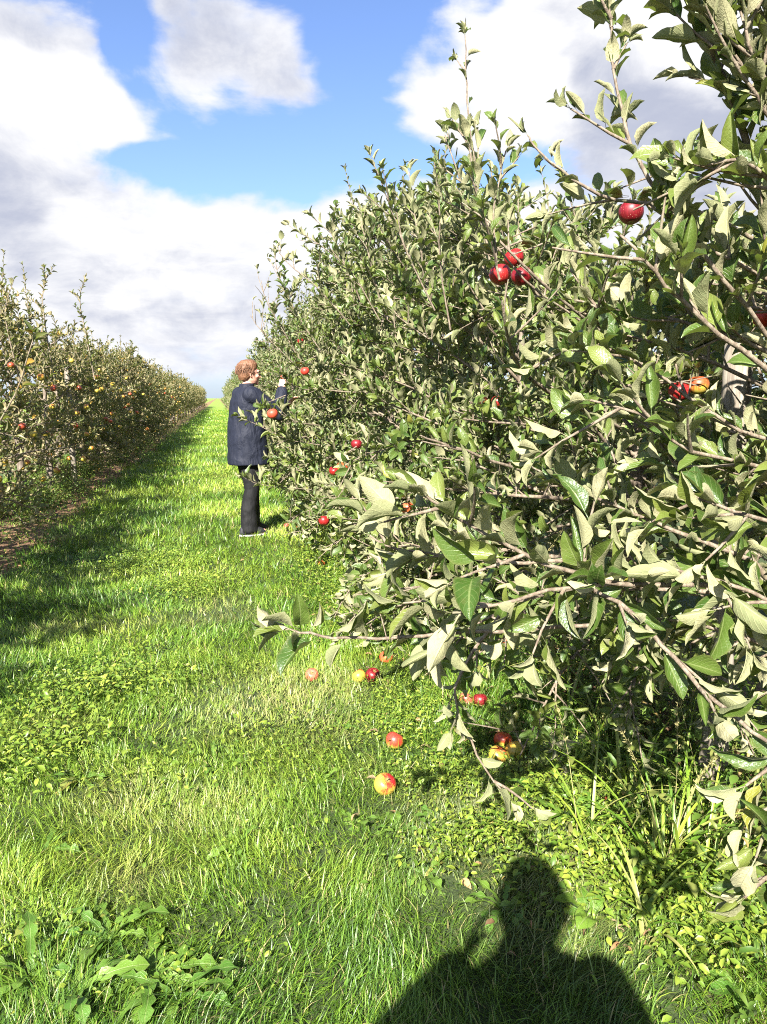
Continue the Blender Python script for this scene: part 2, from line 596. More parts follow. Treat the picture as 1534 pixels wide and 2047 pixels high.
def leaf_mats(L):
    """L: array rows px,py,pz, dx,dy,dz, nx,ny,nz, size -> 3x3 (columns x, d, n) * size, origin"""
    L = np.asarray(L, dtype=np.float64)
    p, d, n, s = L[:, 0:3], L[:, 3:6], L[:, 6:9], L[:, 9]
    d = d / (np.linalg.norm(d, axis=1, keepdims=True) + 1e-9)
    n = n - d * (n * d).sum(1, keepdims=True)
    n = n / (np.linalg.norm(n, axis=1, keepdims=True) + 1e-9)
    x = np.cross(d, n)
    M = np.stack([x, d, n], axis=-1) * s[:, None, None]
    return M, p


def join_leaves(name, L, tmpl, mat, rs):
    M, p = leaf_mats(L)
    var = rs.randint(0, len(tmpl), len(M))
    V, F, U, Rn, n0 = [], [], [], [], 0
    rv = rs.uniform(0, 1, len(M))
    for k, (tv, tf, tu) in enumerate(tmpl):
        idx = np.nonzero(var == k)[0]
        if len(idx) == 0: continue
        v = np.einsum('nij,vj->nvi', M[idx], tv) + p[idx][:, None, :]
        V.append(v.reshape(-1, 3))
        nv = len(tv)
        F.append((tf[None] + (np.arange(len(idx)) * nv)[:, None, None]).reshape(-1, 4) + n0)
        U.append(np.tile(tu, (len(idx), 1)))
        Rn.append(np.repeat(rv[idx], nv))
        n0 += nv * len(idx)
    return mesh_np(name, np.concatenate(V), [np.concatenate(F)], mat, np.concatenate(U), np.concatenate(Rn))


# ------------------------------------------------------------------ tree growth
def unit(v):
    return v.normalized() if v.length > 1e-9 else Vector((0, 0, 1))


def rvec(rg):
    return Vector((rg.gauss(0, 1), rg.gauss(0, 1), rg.gauss(0, 1))).normalized()


def polyline(rg, p, d, length, n, bend, wig):
    pts = [p.copy()]; d = unit(d)
    for i in range(n):
        d = unit(d + bend * (1.0 / n) + rvec(rg) * wig)
        p = p + d * (length / n)
        pts.append(p.copy())
    return pts


def leaves_along(rg, pts, spacing, size, out, t0=.0, upbias=.55, spread=.95, tip=3, droop=0.0):
    """alternate leaves on a twig; returns rows for leaf_mats"""
    seg = [(pts[i], pts[i + 1]) for i in range(len(pts) - 1)]
    tot = sum((b - a).length for a, b in seg)
    s = t0 * tot; phi = rg.uniform(0, 6.28)
    while s < tot:
        q = s; d = None
        for a, b in seg:
            l = (b - a).length
            if q <= l: p = a.lerp(b, q / max(l, 1e-6)); d = (b - a).normalized(); break
            q -= l
        if d is None: break
        ref = Vector((0, 0, 1)) if abs(d.z) < .9 else Vector((1, 0, 0))
        e1 = d.cross(ref).normalized(); e2 = d.cross(e1)
        rad = e1 * math.cos(phi) + e2 * math.sin(phi)
        sp = spread * rg.uniform(.75, 1.2)
        ld = unit(d * math.cos(sp) + rad * math.sin(sp) + Vector((0, 0, upbias - droop)) + rvec(rg) * .22)
        nn = d * .45 - rad * .95 + Vector((0, 0, .45)) + rvec(rg) * .4
        sz = size * rg.uniform(.7, 1.2) * (1 - .35 * (s / tot) ** 3)
        out.append((*p, *ld, *nn, sz))
        phi += 2.4 + rg.uniform(-.4, .4)
        s += spacing * rg.uniform(.6, 1.4)
    p = pts[-1]; d = unit(pts[-1] - pts[-2])
    for k in range(tip):
        rad = rvec(rg)
        ld = unit(d * 1.1 + rad * .75)
        out.append((*p, *ld, *(d - rad * .8 + rvec(rg) * .2), size * rg.uniform(.45, .8)))


def grow_tree(seed, H=2.35, nscaf=26, reach=(1.05, .75), zlo=.45, leaf=.095, sub=8, space=.032, water=4, top=.75, thick=.045, skirt=0, skirt_dir=math.pi):
    rg = random.Random(seed)
    trunk = polyline(rg, Vector((0, 0, -.05)), Vector((rg.uniform(-.06, .06), rg.uniform(-.06, .06), 1)), H, 8, Vector((0, 0, .2)), .045)
    trad = [thick * (1.25 - .95 * i / 8) for i in range(9)]
    trad[0] *= 1.25
    limbs, leaves = [], []
    az = rg.uniform(0, 6.28)
    for k in range(nscaf):
        f = (k + rg.random()) / nscaf
        z = zlo + (H - zlo - .08) * f
        i = min(7, int(z / H * 8)); p = trunk[i].lerp(trunk[i + 1], max(0, min(1, (z + .05) / H * 8 - i)))
        az += 2.4 + rg.uniform(-.35, .35)
        L = (1.0 - .45 * f) * rg.uniform(.75, 1.1)
        hd = Vector((math.cos(az) * reach[0], math.sin(az) * reach[1], 0))
        L *= hd.length
        el = rg.uniform(.1, .65) + .35 * f
        d = unit(hd) * math.cos(el) + Vector((0, 0, math.sin(el)))
        main = polyline(rg, p, d, L, 6, Vector((0, 0, rg.uniform(-.7, .25))), .10)
        r0 = .013 * (1.15 - .5 * f)
        limb = [(main, [r0 * (1 - .75 * j / 6) for j in range(7)])]
        leaves_along(rg, main[3:], space * 1.2, leaf, leaves)
        for s in range(sub):
            t = .18 + .8 * (s + rg.random()) / sub
            j = min(5, int(t * 6)); q = main[j].lerp(main[j + 1], t * 6 - j)
            md = unit(main[j + 1] - main[j])
            sd_ = unit(md * .6 + rvec(rg) * .8 + Vector((0, 0, .45)))
            sl = rg.uniform(.08, .34) * (1.2 - .4 * t)
            tw = polyline(rg, q, sd_, sl, 3, Vector((0, 0, rg.uniform(-.3, .6))), .12)
            limb.append((tw, [.0042, .0034, .0026, .0018]))
            leaves_along(rg, tw, space, leaf, leaves, t0=.12)
        limbs.append(limb)
    for k in range(skirt):
        z = rg.uniform(.3, .75)
        az = skirt_dir + rg.uniform(-1.1, 1.1) + (math.pi if skirt_dir == 0 and k % 2 else 0)
        L = reach[0] * rg.uniform(.75, 1.08)
        p = trunk[1].lerp(trunk[3], min(1, z / .8))
        main = polyline(rg, p, Vector((math.cos(az), math.sin(az) * .7, rg.uniform(.1, .5))), L, 6, Vector((0, 0, rg.uniform(-1.3, -.6))), .08)
        limb = [(main, [.011 * (1 - .75 * j / 6) for j in range(7)])]
        for s in range(sub + 4):
            t = .2 + .78 * (s + rg.random()) / (sub + 4)
            j = min(5, int(t * 6)); q = main[j].lerp(main[j + 1], t * 6 - j)
            md = unit(main[j + 1] - main[j])
            tw = polyline(rg, q, unit(md * .6 + rvec(rg) * .8 + Vector((0, 0, .25))), rg.uniform(.10, .32), 3, Vector((0, 0, rg.uniform(-.4, .3))), .12)
            limb.append((tw, [.0042, .0034, .0026, .0018]))
            leaves_along(rg, tw, space, leaf, leaves, t0=.12)
        limbs.append(limb)
    # upright water shoots
    for k in range(water):
        base = limbs[rg.randrange(int(nscaf * .45), nscaf)][0][0]
        q = base[rg.randrange(2, 6)]
        sl = rg.uniform(.35, top)
        tw = polyline(rg, q, Vector((rg.uniform(-.25, .25), rg.uniform(-.25, .25), 1)), sl, 6, Vector((0, 0, .3)), .06)
        limbs.append([(tw, [.006 * (1 - .7 * j / 6) for j in range(7)])])
        leaves_along(rg, tw, .036, leaf * .8, leaves, t0=.05, upbias=.3, spread=.8, tip=4)
    tw = polyline(rg, trunk[-1], Vector((0, 0, 1)), rg.uniform(.3, top), 5, Vector((0, 0, .3)), .06)
    limbs.append([(tw, [.008 * (1 - .7 * j / 5) for j in range(6)])])
    leaves_along(rg, tw, .034, leaf * .8, leaves, spread=.8, tip=4)
    return dict(trunk=(trunk, trad), limbs=limbs, leaves=leaves)


def hero_limb(tr, base, pix, r0=.007, r1=.002, spacing=.045, size=.09, t0=.1, twigs=0, seed=1, droop=.0, spread=.95, tip=3, upbias=.3, twl=(.08, .2)):
    """a limb through points measured in the photograph, given in tree-local space"""
    rg = random.Random(seed)
    pts = [P(*q) - base for q in pix]
    fine = []
    for i in range(len(pts) - 1):
        a = pts[max(0, i - 1)]; b = pts[i]; c = pts[i + 1]; d = pts[min(len(pts) - 1, i + 2)]
        for k in range(3):
            t = k / 3
            q = .5 * ((2 * b) + (c - a) * t + (2 * a - 5 * b + 4 * c - d) * t * t + (3 * b - a - 3 * c + d) * t ** 3)
            fine.append(q + rvec(rg) * .003)
    fine.append(pts[-1])
    n = len(fine)
    limb = [(fine, [r0 + (r1 - r0) * i / (n - 1) for i in range(n)])]
    leaves_along(rg, fine, spacing, size, tr['leaves'], t0=t0, droop=droop, spread=spread, tip=tip, upbias=upbias)
    for k in range(twigs):
        i = int((.1 + .85 * (k + rg.random()) / twigs) * (n - 1)); i = min(n - 2, i)
        md = unit(fine[i + 1] - fine[i])
        tw = polyline(rg, fine[i], unit(md * .7 + rvec(rg) * .8 + Vector((0, 0, .3 - droop))), rg.uniform(*twl), 3, Vector((0, 0, .1 - droop)), .1)
        limb.append((tw, [.004, .0032, .0025, .0018]))
        leaves_along(rg, tw, spacing * .8, size, tr['leaves'], droop=droop, tip=tip)
    tr['limbs'].append(limb)


APPLE_SPOTS = []      # (world point, radius): leaves right against a fruit are thinned


def thin_for_apples(L, base):
    if not APPLE_SPOTS: return L
    L = np.asarray(L)
    keep = np.ones(len(L), bool)
    wp = L[:, 0:3] + L[:, 3:6] * (L[:, 9:10] * .6) + np.array(base)
    wr = L[:, 0:3] + np.array(base)
    for c, r, reach in APPLE_SPOTS:
        c = np.array(c)
        toc = np.array(C0) - c
        toc /= np.linalg.norm(toc)
        for q in (wp, wr):
            v = q - c
            t = v @ toc
            side = np.linalg.norm(v - np.outer(t, toc), axis=1)
            keep &= ~(((side < r * 1.25) & (t > 0) & (t < reach)) | (np.linalg.norm(v, axis=1) < r * 1.1))
    return L[keep]


def place_tree(tr, base, label, group, near, mesh_set, tmpl, mat, seed, keepf=None, max_single=300):
    """one tree: trunk, limbs and leaves; the leaves that show largest are single objects"""
    rs = np.random.RandomState(seed)
    root = thing('apple_tree', label, 'tree', tuple(base), group)
    v, f = tubes([tr['trunk']], 10)
    link('trunk', mesh_np('trunk', v, [f], M_BARK), root)
    if near:
        for limb in tr['limbs']:
            v, f = tubes(limb, 5)
            link('branch', mesh_np('branch', v, [f], M_TWIG), root)
    else:
        v, f = tubes([x for limb in tr['limbs'] for x in limb], 4)
        tag(link('branches', mesh_np('branches', v, [f], M_TWIG), root), kind='stuff')
    L = np.array(tr['leaves'])
    if keepf is not None:
        L = L[keepf(L[:, 0:3] + L[:, 3:6] * L[:, 9:10] * .5 + np.array(base))]
    L = thin_for_apples(L, base)
    single = np.zeros(len(L), bool)
    if near:
        w_ = L[:, 0:3] + np.array(base) - np.array(C0)
        z = w_ @ np.array(CF)
        u = (w_ @ np.array(CR)) / np.maximum(z, .05) * FPX + 767
        t = 1023.5 - (w_ @ np.array(CU)) / np.maximum(z, .05) * FPX
        inside = (z > .2) & (u > -40) & (u < 1574) & (t > -40) & (t < 2087)
        score = np.where(inside, L[:, 9] / np.maximum(z, .1), 0)
        idx = np.argsort(-score)[:max_single]
        idx = idx[score[idx] * FPX > 9]
        single[idx] = True
        M, p = leaf_mats(L[single])
        for k in range(len(M)):
            o = bpy.data.objects.new('leaf', mesh_set[rs.randint(len(mesh_set))])
            m4 = Matrix([list(M[k][i]) + [p[k][i]] for i in range(3)] + [[0, 0, 0, 1]])
            o.parent = root
            o.matrix_local = m4
            COL.objects.link(o)
    rest = L[~single]
    if len(rest):
        tag(link('foliage', join_leaves('foliage', rest, tmpl, mat, rs), root), kind='stuff')
    return root


# ------------------------------------------------------------------ ground
def ground_height(x, y):
    return .022 * noise.noise(Vector((x * 1.3, y * 1.3, 3.1))) + .012 * noise.noise(Vector((x * 4.1, y * 4.1, 7.7)))


def build_ground():
    xs = np.concatenate([[-900, -300, -100, -40, -20], np.arange(-10, 10.01, .1), [20, 40, 100, 300, 900]])
    ys = np.concatenate([[-300, -60, -20, -8], np.arange(-3, 16.01, .1), np.arange(17, 40, 1.5), [50, 70, 100, 150, 250, 500, 900, 1800]])
    V = []
    for y in ys:
        for x in xs:
            near = abs(x) <= 10 and -3 <= y <= 16
            V.append((x, y, ground_height(x, y) if near else 0.0))
    nx = len(xs)
    i = np.arange(len(ys) - 1)[:, None] * nx; j = np.arange(nx - 1)[None, :]
    F = np.stack([i + j, i + j + 1, i + nx + j + 1, i + nx + j], -1).reshape(-1, 4)
    o = link('ground', mesh_np('ground', V, [F], M_GROUND))
    tag(o, kind='structure')


build_ground()

LX, RX = -2.55, 1.85      # centre lines of the two rows


# ------------------------------------------------------------------ grass
def strip_mask(x, y):
    """1 on the bare strips under the trees"""
    wob = .18 * np.sin(y * 1.7) + .12 * np.sin(y * 4.3 + 1)
    a = np.clip((.80 - np.abs(x - LX + wob * .5)) / .15, 0, 1)
    b = np.clip((.55 - np.abs(x - RX - .1 + wob * .5)) / .25, 0, 1)
    return np.maximum(a, b)


def vnoise(x, y, s, seed=0):
    rs = np.random.RandomState(seed)
    tab = rs.uniform(0, 1, (64, 64))
    X = x * s + 100; Y = y * s + 100
    xi = np.floor(X).astype(int); yi = np.floor(Y).astype(int)
    fx = X - xi; fy = Y - yi
    fx = fx * fx * (3 - 2 * fx); fy = fy * fy * (3 - 2 * fy)
    g = lambda a, b: tab[a % 64, b % 64]
    return (g(xi, yi) * (1 - fx) + g(xi + 1, yi) * fx) * (1 - fy) + (g(xi, yi + 1) * (1 - fx) + g(xi + 1, yi + 1) * fx) * fy


DRY = [(560, 1400, .42, .95), (480, 1440, .3, .7), (640, 1460, .25, .8), (690, 1385, .3, .7), (240, 1600, .2, .8), (270, 1770, .14, .8), (1080, 1590, .35, .6),
       (380, 1630, .25, .5), (1010, 1700, .35, .7), (850, 1600, .2, .6), (100, 1470, .2, .5), (420, 1600, .2, .4), (960, 1620, .3, .7), (1100, 1800, .3, .8)]
DRYW = [(G(px, py), r, k * .6) for px, py, r, k in DRY]


def dry_at(x, y):
    d = np.zeros_like(x)
    for g, r, k in DRYW:
        d = np.maximum(d, k * np.exp(-((x - g.x) ** 2 + (y - g.y) ** 2) / (r * r) * 1.3))
    d = np.maximum(d, .5 * np.clip((vnoise(x, y, 1.9, 5) - .80) / .2, 0, 1))
    return d


def zheight(x, y):
    return np.array([ground_height(a, b) for a, b in zip(x, y)])


def blades(x, y, L, wd, rnd, dry, segs, lay=.55, laydir=None):
    n = len(x)
    az = NP.uniform(0, 2 * np.pi, n)
    if laydir is not None:
        az = laydir + NP.normal(0, 1.25, n)
    lean = np.abs(NP.normal(lay, .3, n))
    curve = NP.uniform(.2, 1.3, n)
    dx, dy = np.cos(az), np.sin(az)
    z0 = zheight(x, y) - .005
    px, py, pz = x.copy(), y.copy(), z0
    face = az + NP.uniform(-.8, .8, n) + np.pi / 2
    sx, sy = np.cos(face), np.sin(face)
    V = []
    for s in range(segs + 1):
        t = s / segs
        w = wd * (1 - t ** 1.6) * (1 if s else .7)
        if s < segs:
            V.append(np.stack([px - sx * w, py - sy * w, pz], -1))
            V.append(np.stack([px + sx * w, py + sy * w, pz], -1))
        else:
            V.append(np.stack([px, py, pz], -1))
        ang = lean + curve * t
        st = L / segs
        px = px + dx * np.sin(ang) * st; py = py + dy * np.sin(ang) * st
        pz = pz + np.maximum(np.cos(ang), -.3) * st
    V = np.stack(V, 1)
    nv = 2 * segs + 1
    base = (np.arange(n) * nv)[:, None]
    quads = [base + np.array([[2 * s, 2 * s + 1, 2 * s + 3, 2 * s + 2]]) for s in range(segs - 1)]
    tri = base + np.array([[2 * segs - 2, 2 * segs - 1, 2 * segs]])
    return V.reshape(-1, 3), (np.concatenate(quads) if quads else None), tri, np.repeat(rnd, nv), np.repeat(dry, nv)


def build_grass():
    VV, QQ, TT, RR, DD, n0 = [], [], [], [], [], 0
    edges = [.5, 1.2, 1.8, 2.4, 3.0, 3.8, 4.8, 6, 7.5, 9.5, 12, 15, 19, 24, 31, 40, 55, 90]
    for a, b in zip(edges[:-1], edges[1:]):
        d = (a + b) / 2
        dens = 21000 if d < 2.4 else 21000 * (2.4 / d) ** 1.85
        wide = max(1.0, (d / 2.4) ** .9)
        xl, xr = (-2.6 if d < 5 else -3.6), (2.4 if d < 5 else 1.9)
        n = int(dens * (b - a) * (xr - xl))
        x = NP.uniform(xl, xr, n); y = NP.uniform(a, b, n)
        # only where the picture, or one a step to the side, could see it
        v = x * CR.x + y * CR.y; w = x * math.sin(YAW) + y * math.cos(YAW)
        k = (np.abs(v) < w * .56 + .6)
        bare = strip_mask(x, y)
        bare = np.maximum(bare, np.clip((-1.72 - x) / .12, 0, 1) * ((y > 4.6) & (y < 9)))
        k &= NP.uniform(0, 1, n) > bare * .88
        clump = vnoise(x, y, 9, 1) * .5 + vnoise(x, y, 3.1, 2) * .5
        k &= NP.uniform(0, 1, n) < .55 + clump * .9
        x, y, clump, bare = x[k], y[k], clump[k], bare[k]
        n = len(x)
        dry = dry_at(x, y)
        tall = np.clip((x - 1.0) / .5, 0, 1) * .5
        L = (.032 + .055 * clump + tall * .08) * NP.uniform(.6, 1.45, n) * (1 - .45 * dry) * min(1.6, wide ** .35)
        wd = (NP.uniform(.0007, .0019, n) + (NP.uniform(0, 1, n) < .06) * .0014) * wide
        rnd = np.clip(.42 + .75 * (vnoise(x, y, 1.3, 3) - .5) + .35 * (vnoise(x, y, 6, 8) - .5) + NP.normal(0, .17, n), 0, 1)
        dm = np.clip(dry * NP.uniform(.3, 1.3, n), 0, 1) * (NP.uniform(0, 1, n) < .85)
        dm = np.maximum(dm, (NP.uniform(0, 1, n) < .05) * .8)
        ld = vnoise(x, y, 1.1, 12) * 12 + vnoise(x, y, 4.0, 13) * 4
        V, Q, T, r, dd = blades(x, y, L, wd, rnd, dm, 3 if d < 8 else 2, .62, ld)
        VV.append(V); QQ.append(Q + n0); TT.append(T + n0); RR.append(r); DD.append(dd)
        n0 += len(V)
    me = mesh_np('grass', np.concatenate(VV), [np.concatenate(QQ), np.concatenate(TT)], M_GRASS, rnd=np.concatenate(RR), attrs={'dry': np.concatenate(DD)})
    o = link('grass', me)
    tag(o, 'short bright green grass of the alley between the two apple rows', 'grass', kind='stuff')
    print('grass tris', 0, len(me.polygons))


build_grass()


def scatter_cover(name, label, pts, size, tmpl, mat, seed, lift=.03, flat=.6):
    rs = np.random.RandomState(seed)
    L = []
    for (x, y, s) in pts:
        a = rs.uniform(0, 6.28)
        e = rs.uniform(.0, .9) * flat
        d = (math.cos(a) * math.cos(e), math.sin(a) * math.cos(e), math.sin(e))
        n = (rs.normal(0, .35), rs.normal(0, .35), 1)
        L.append((x, y, ground_height(x, y) + rs.uniform(.2, 1) * lift * s, *d, *n, size * s * rs.uniform(.6, 1.3)))
    o = link(name, join_leaves(name, L, tmpl, mat, rs))
    return tag(o, label, name.replace('_', ' '), kind='stuff')


T_COVER = [leaf_template(3, 2, width=.28, fold=.25, curl=.6, roll=.1, wave=.03, pet=0, seed=k, kind='oval') for k in range(3)]
T_LONG = [leaf_template(5, 2, width=.13, fold=.3, curl=1.2 + .4 * k, roll=.1, wave=.04, pet=0, seed=k + 9, kind='oval') for k in range(3)]


def cover_points(areas, seed):
    rs = np.random.RandomState(seed)
    out = []
    for (px, py, rx, ry, n, s) in areas:
        c = G(px, py)
        for k in range(n):
            x = c.x + rs.normal(0, rx * .55); y = c.y + rs.normal(0, ry * .55)
            out.append((x, y, s))
    return out


WEED_AREAS = [  # px, py, half width m, half depth m, count, scale
    (120, 1420, .30, .34, 800, 1.3), (60, 1520, .25, .25, 700, 1.5), (260, 1560, .4, .25, 200, 1.2), (520, 1700, .4, .25, 120, .9), (230, 1380, .3, .2, 800, 1.4), (500, 1480, .25, .2, 150, 1.1), (300, 1130, .5, .5, 2600, 1.2), (380, 1180, .35, .35, 1400, 1.1), (430, 960, .5, 1.5, 1200, 1.4),
    (700, 1200, .35, .8, 3800, 1.0), (640, 1130, .3, .8, 2400, 1.1), (820, 1430, .25, .35, 2200, .9), (760, 1250, .3, .4, 2200, .9), (900, 1560, .22, .2, 1500, .8),
    (200, 1330, .5, .3, 900, 1.0), (60, 1880, .25, .14, 260, .8), (330, 1960, .3, .12, 200, .8), (1130, 1600, .28, .22, 1800, 1.1), (950, 1700, .22, .15, 900, 1.0),
    (1250, 1750, .3, .2, 1500, 1.2), (600, 1500, .3, .3, 700, .8), (420, 1350, .5, .3, 700, .8), (1450, 1850, .3, .2, 1300, 1.3)]
scatter_cover('chickweed', 'patches of small oval leaved green weeds spreading through the grass', cover_points(WEED_AREAS, 3), .022, T_COVER + T_LONG, M_WEED, 4, lift=.07, flat=1.2)


# undergrowth: leafy weeds along the foot of both rows
def build_undergrowth():
    rs = np.random.RandomState(21)
    for nm, lab, cx, hw, y0, y1, cnt, hgt, mat in (
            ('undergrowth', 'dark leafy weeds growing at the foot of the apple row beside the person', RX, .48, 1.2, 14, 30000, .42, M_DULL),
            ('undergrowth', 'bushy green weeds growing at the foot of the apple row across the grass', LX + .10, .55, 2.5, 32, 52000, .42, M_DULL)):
        L = []
        for k in range(cnt // 9):
            y = y0 + (y1 - y0) * rs.uniform(0, 1) ** 1.35
            x = cx + rs.normal(0, hw * .6)
            if cx < 0 and 4.3 < y < 8.6 and x > -2.35 and rs.uniform() < .85: continue
            if nm and cx < 0 and vnoise(np.array([x]), np.array([y]), 1.1, 31)[0] < .42: continue
            h = hgt * rs.uniform(.3, 1.25) * (1 if cx > 0 else (.4 + 1.0 * vnoise(np.array([x]), np.array([y]), .8, 33)[0]))
            lx, ly = rs.normal(0, .25, 2)
            for j in range(9 if cx > 0 else 14):
                t = rs.uniform(0, 1)
                a = rs.uniform(0, 6.28); e = rs.uniform(-.2, .8)
                L.append((x + lx * t * h, y + ly * t * h, ground_height(x, y) + t * h, math.cos(a) * math.cos(e), math.sin(a) * math.cos(e), math.sin(e),
                          rs.normal(0, .3), rs.normal(0, .3), 1, rs.uniform(.02, .06) * (1 if cx > 0 else 1.1)))
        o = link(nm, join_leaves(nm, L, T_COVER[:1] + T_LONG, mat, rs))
        tag(o, lab, 'weeds', kind='stuff')


build_undergrowth()


# ------------------------------------------------------------------ apples
def apple_mesh(name, seed, nu=20, nv=14, squash=.9):
    rs = np.random.RandomState(seed)
    V = []
    lob = rs.uniform(.01, .03); ph = rs.uniform(0, 6.28)
    for i in range(nv + 1):
        t = math.pi * i / nv
        for j in range(nu):
            a = 2 * math.pi * j / nu
            r = math.sin(t) ** .9 * (1 + .06 * math.cos(t)) if 0 < t < math.pi else 0
            z = math.cos(t) * squash
            z -= .26 * math.exp(-(r / .28) ** 2) if t < 1.2 else 0
            z += .16 * math.exp(-(r / .25) ** 2) if t > 2.0 else 0
            r = max(r, .001)
            r *= 1 + lob * math.cos(5 * a + ph) * (math.sin(t / 2) ** 4) + .015 * math.cos(2 * a + ph)
            V.append((r * math.cos(a) * .039, r * math.sin(a) * .039, z * .039))
    i = np.arange(nv)[:, None] * nu; j = np.arange(nu)[None, :]
    F = np.stack([i + j, i + nu + j, i + nu + (j + 1) % nu, i + (j + 1) % nu], -1).reshape(-1, 4)
    return mesh_np(name, V, [F], M_APPLE)


APPLE_M = [apple_mesh('apple', k) for k in range(4)]
v, f = tubes([([(0, 0, .022), (.001, 0, .034), (.004, .001, .046)], [.0014, .0012, .0018])], 5)
STEM_M = mesh_np('stem', v, [f], M_STEM)
SMALL_APPLE_M = apple_mesh('apple', 9, 10, 7)
RED, ORANGE, PINK = (.30, .014, .014), (.42, .085, .02), (.36, .06, .045)
DEEP = (.19, .007, .013)


def add_apple(loc, diam, col, cover, label, rs, group=None, up=(0, 0, 1), stem=True):
    me = APPLE_M[rs.randint(4)]
    o = link('apple', me, None, tuple(loc))
    s = diam / .078
    q = Vector(up).normalized().to_track_quat('Z', 'Y') @ Matrix.Rotation(rs.uniform(0, 6.28), 3, 'Z').to_quaternion()
    o.rotation_mode = 'QUATERNION'
    o.rotation_quaternion = q
    o.scale = (s, s, s)
    o.color = (*col, cover)
    tag(o, label, 'apple', group)
    if stem: link('stem', STEM_M, o)
    return o


HANG = [  # px, py, diameter px, real diameter, colour, blush cover, label
    (1262, 425, 50, .080, DEEP, 2.2, 'deep red apple high in the tree beneath a bare slanting twig against the sky'),
    (1000, 549, 44, .078, RED, 1.6, 'bright red apple at the lower side of the three apple cluster high in the crown'),
    (1028, 516, 40, .076, RED, 2.0, 'topmost red apple of the three apple cluster high in the crown'),
    (1043, 552, 42, .078, DEEP, 1.8, 'half hidden dark red apple behind the other two of the high cluster'),
    (1068, 630, 22, .066, RED, 1.9, 'small red apple peeping out of dark leaves below the high cluster'),
    (1529, 635, 44, .078, (.55, .04, .02), 1.2, 'orange red apple at the edge of the picture above the wooden post'),
    (1396, 770, 42, .078, ORANGE, .5, 'orange apple with a leaf shadow across it beside the wooden post'),
    (1358, 783, 42, .078, RED, 1.1, 'red orange apple touching the sunlit orange one beside the wooden post'),
    (1300, 750, 26, .070, ORANGE, .8, 'small orange apple above a thick branch near the wooden post'),
    (964, 806, 30, .078, ORANGE, .9, 'orange apple behind leaves in the middle of the near crown'),
    (995, 803, 26, .074, RED, .7, 'dull red apple just beside the orange one in mid crown'),
    (815, 1016, 27, .076, (.62, .14, .05), 1.4, 'pale orange apple hanging low over the drooping pale leaves'),
    (713, 888, 22, .076, DEEP, 1.4, 'dark red apple in deep shade inside the bush'),
    (685, 934, 24, .076, ORANGE, .9, 'orange red sunlit apple low in the crown, pair by a pale twig'),
    (668, 941, 20, .074, RED, 1.0, 'red apple tucked behind the sunlit one of the low pair'),
    (760, 912, 16, .070, ORANGE, .6, 'tiny looking orange apple in shaded leaves of the lower crown'),
    (880, 945, 20, .072, ORANGE, .7, 'orange apple partly covered by a hanging leaf low in the crown'),
    (1000, 962, 22, .072, (.6, .25, .03), -.3, 'yellow apple in the shaded lower crown'),
    (1055, 970, 26, .074, ORANGE, .4, 'orange yellow apple in the shaded lower crown beside long grass leaves'),
    (1012, 1226, 24, .070, (.6, .2, .03), -.4, 'yellow apple above the large round leaf of the low branch'),
    (1018, 1275, 34, .074, (.6, .05, .02), .9, 'red orange apple hidden behind the large round leaf of the low branch'),
    (610, 742, 18, .074, (.62, .05, .03), 1.0, 'red apple at head height just past the hand of the person'),
    (601, 682, 13, .072, RED, 1.6, 'distant red apple above the hand of the person'),
    (545, 827, 22, .078, (.6, .08, .04), 1.2, 'orange red apple hanging in front of the elbow of the person'),
    (648, 1041, 22, .076, RED, 1.4, 'dark red apple hanging close to the ground at the foot of the bush'),
    (1310, 850, 24, .072, ORANGE, .5, 'orange apple in the shade under the thick branch'),
    (1470, 1015, 20, .072, ORANGE, .6, 'small orange apple in the shade beside the lower part of the post'),
    (1285, 1440, 18, .070, ORANGE, .3, 'small orange apple in deep shade below the crown'),
]
FALLEN = [
    (770, 1567, .082, RED, .15, (.15, -.55, .8), 'large fallen apple, red above and yellow below, nearest of those in the grass'),
    (789, 1478, .076, (.5, .05, .03), .75, (.5, .2, .8), 'fallen red and orange apple alone in green grass'),
    (718, 1355, .074, ORANGE, .2, (-.4, .3, .7), 'fallen yellow orange apple touching a crimson one'),
    (746, 1354, .076, DEEP, 2.2, (.2, -.4, .8), 'fallen crimson apple touching a yellow one'),
    (772, 1318, .074, (.58, .10, .04), .9, (.3, .4, .8), 'fallen orange apple behind the crimson and yellow pair'),
    (624, 1351, .070, (.50, .14, .08), 1.8, (0, -.6, .7), 'fallen dull pinkish orange apple beside a dead leaf'),
    (590, 1056, .070, RED, 1.2, (.2, -.2, .9), 'fallen red apple in the grass beyond the low leaves beside the shadow of the person'),
    (573, 1053, .068, PINK, 1.1, (-.3, 0, .9), 'fallen pink red apple just behind another, near the shadow of the person'),
    (643, 1128, .066, ORANGE, .8, (.3, .3, .8), 'fallen orange apple under the edge of the bush'),
    (960, 1398, .072, DEEP, 2.0, (0, .3, .9), 'fallen dark red apple in deep shade behind a grass clump'),
    (932, 1396, .066, (.5, .12, .08), 1.2, (.5, .1, .7), 'fallen pinkish apple in deep shade beside a dark red one'),
    (1006, 1478, .078, (.55, .07, .02), .9, (.2, .2, .9), 'fallen red orange apple at the back of the heap under the tree'),
    (1030, 1503, .080, (.6, .28, .03), -.5, (-.2, .2, .8), 'fallen yellow apple in the middle of the heap under the tree'),
    (995, 1512, .074, ORANGE, .2, (.3, -.4, .7), 'fallen orange apple at the shaded side of the heap under the tree'),
    (1207, 1610, .040, DEEP, 2.0, (0, 0, 1), 'little dark red fallen apple above a rotten orange one'),
    (1390, 1640, .050, RED, 1.6, (.4, 0, .8), 'small red fallen apple in the dark beyond tall grass stems'),
]
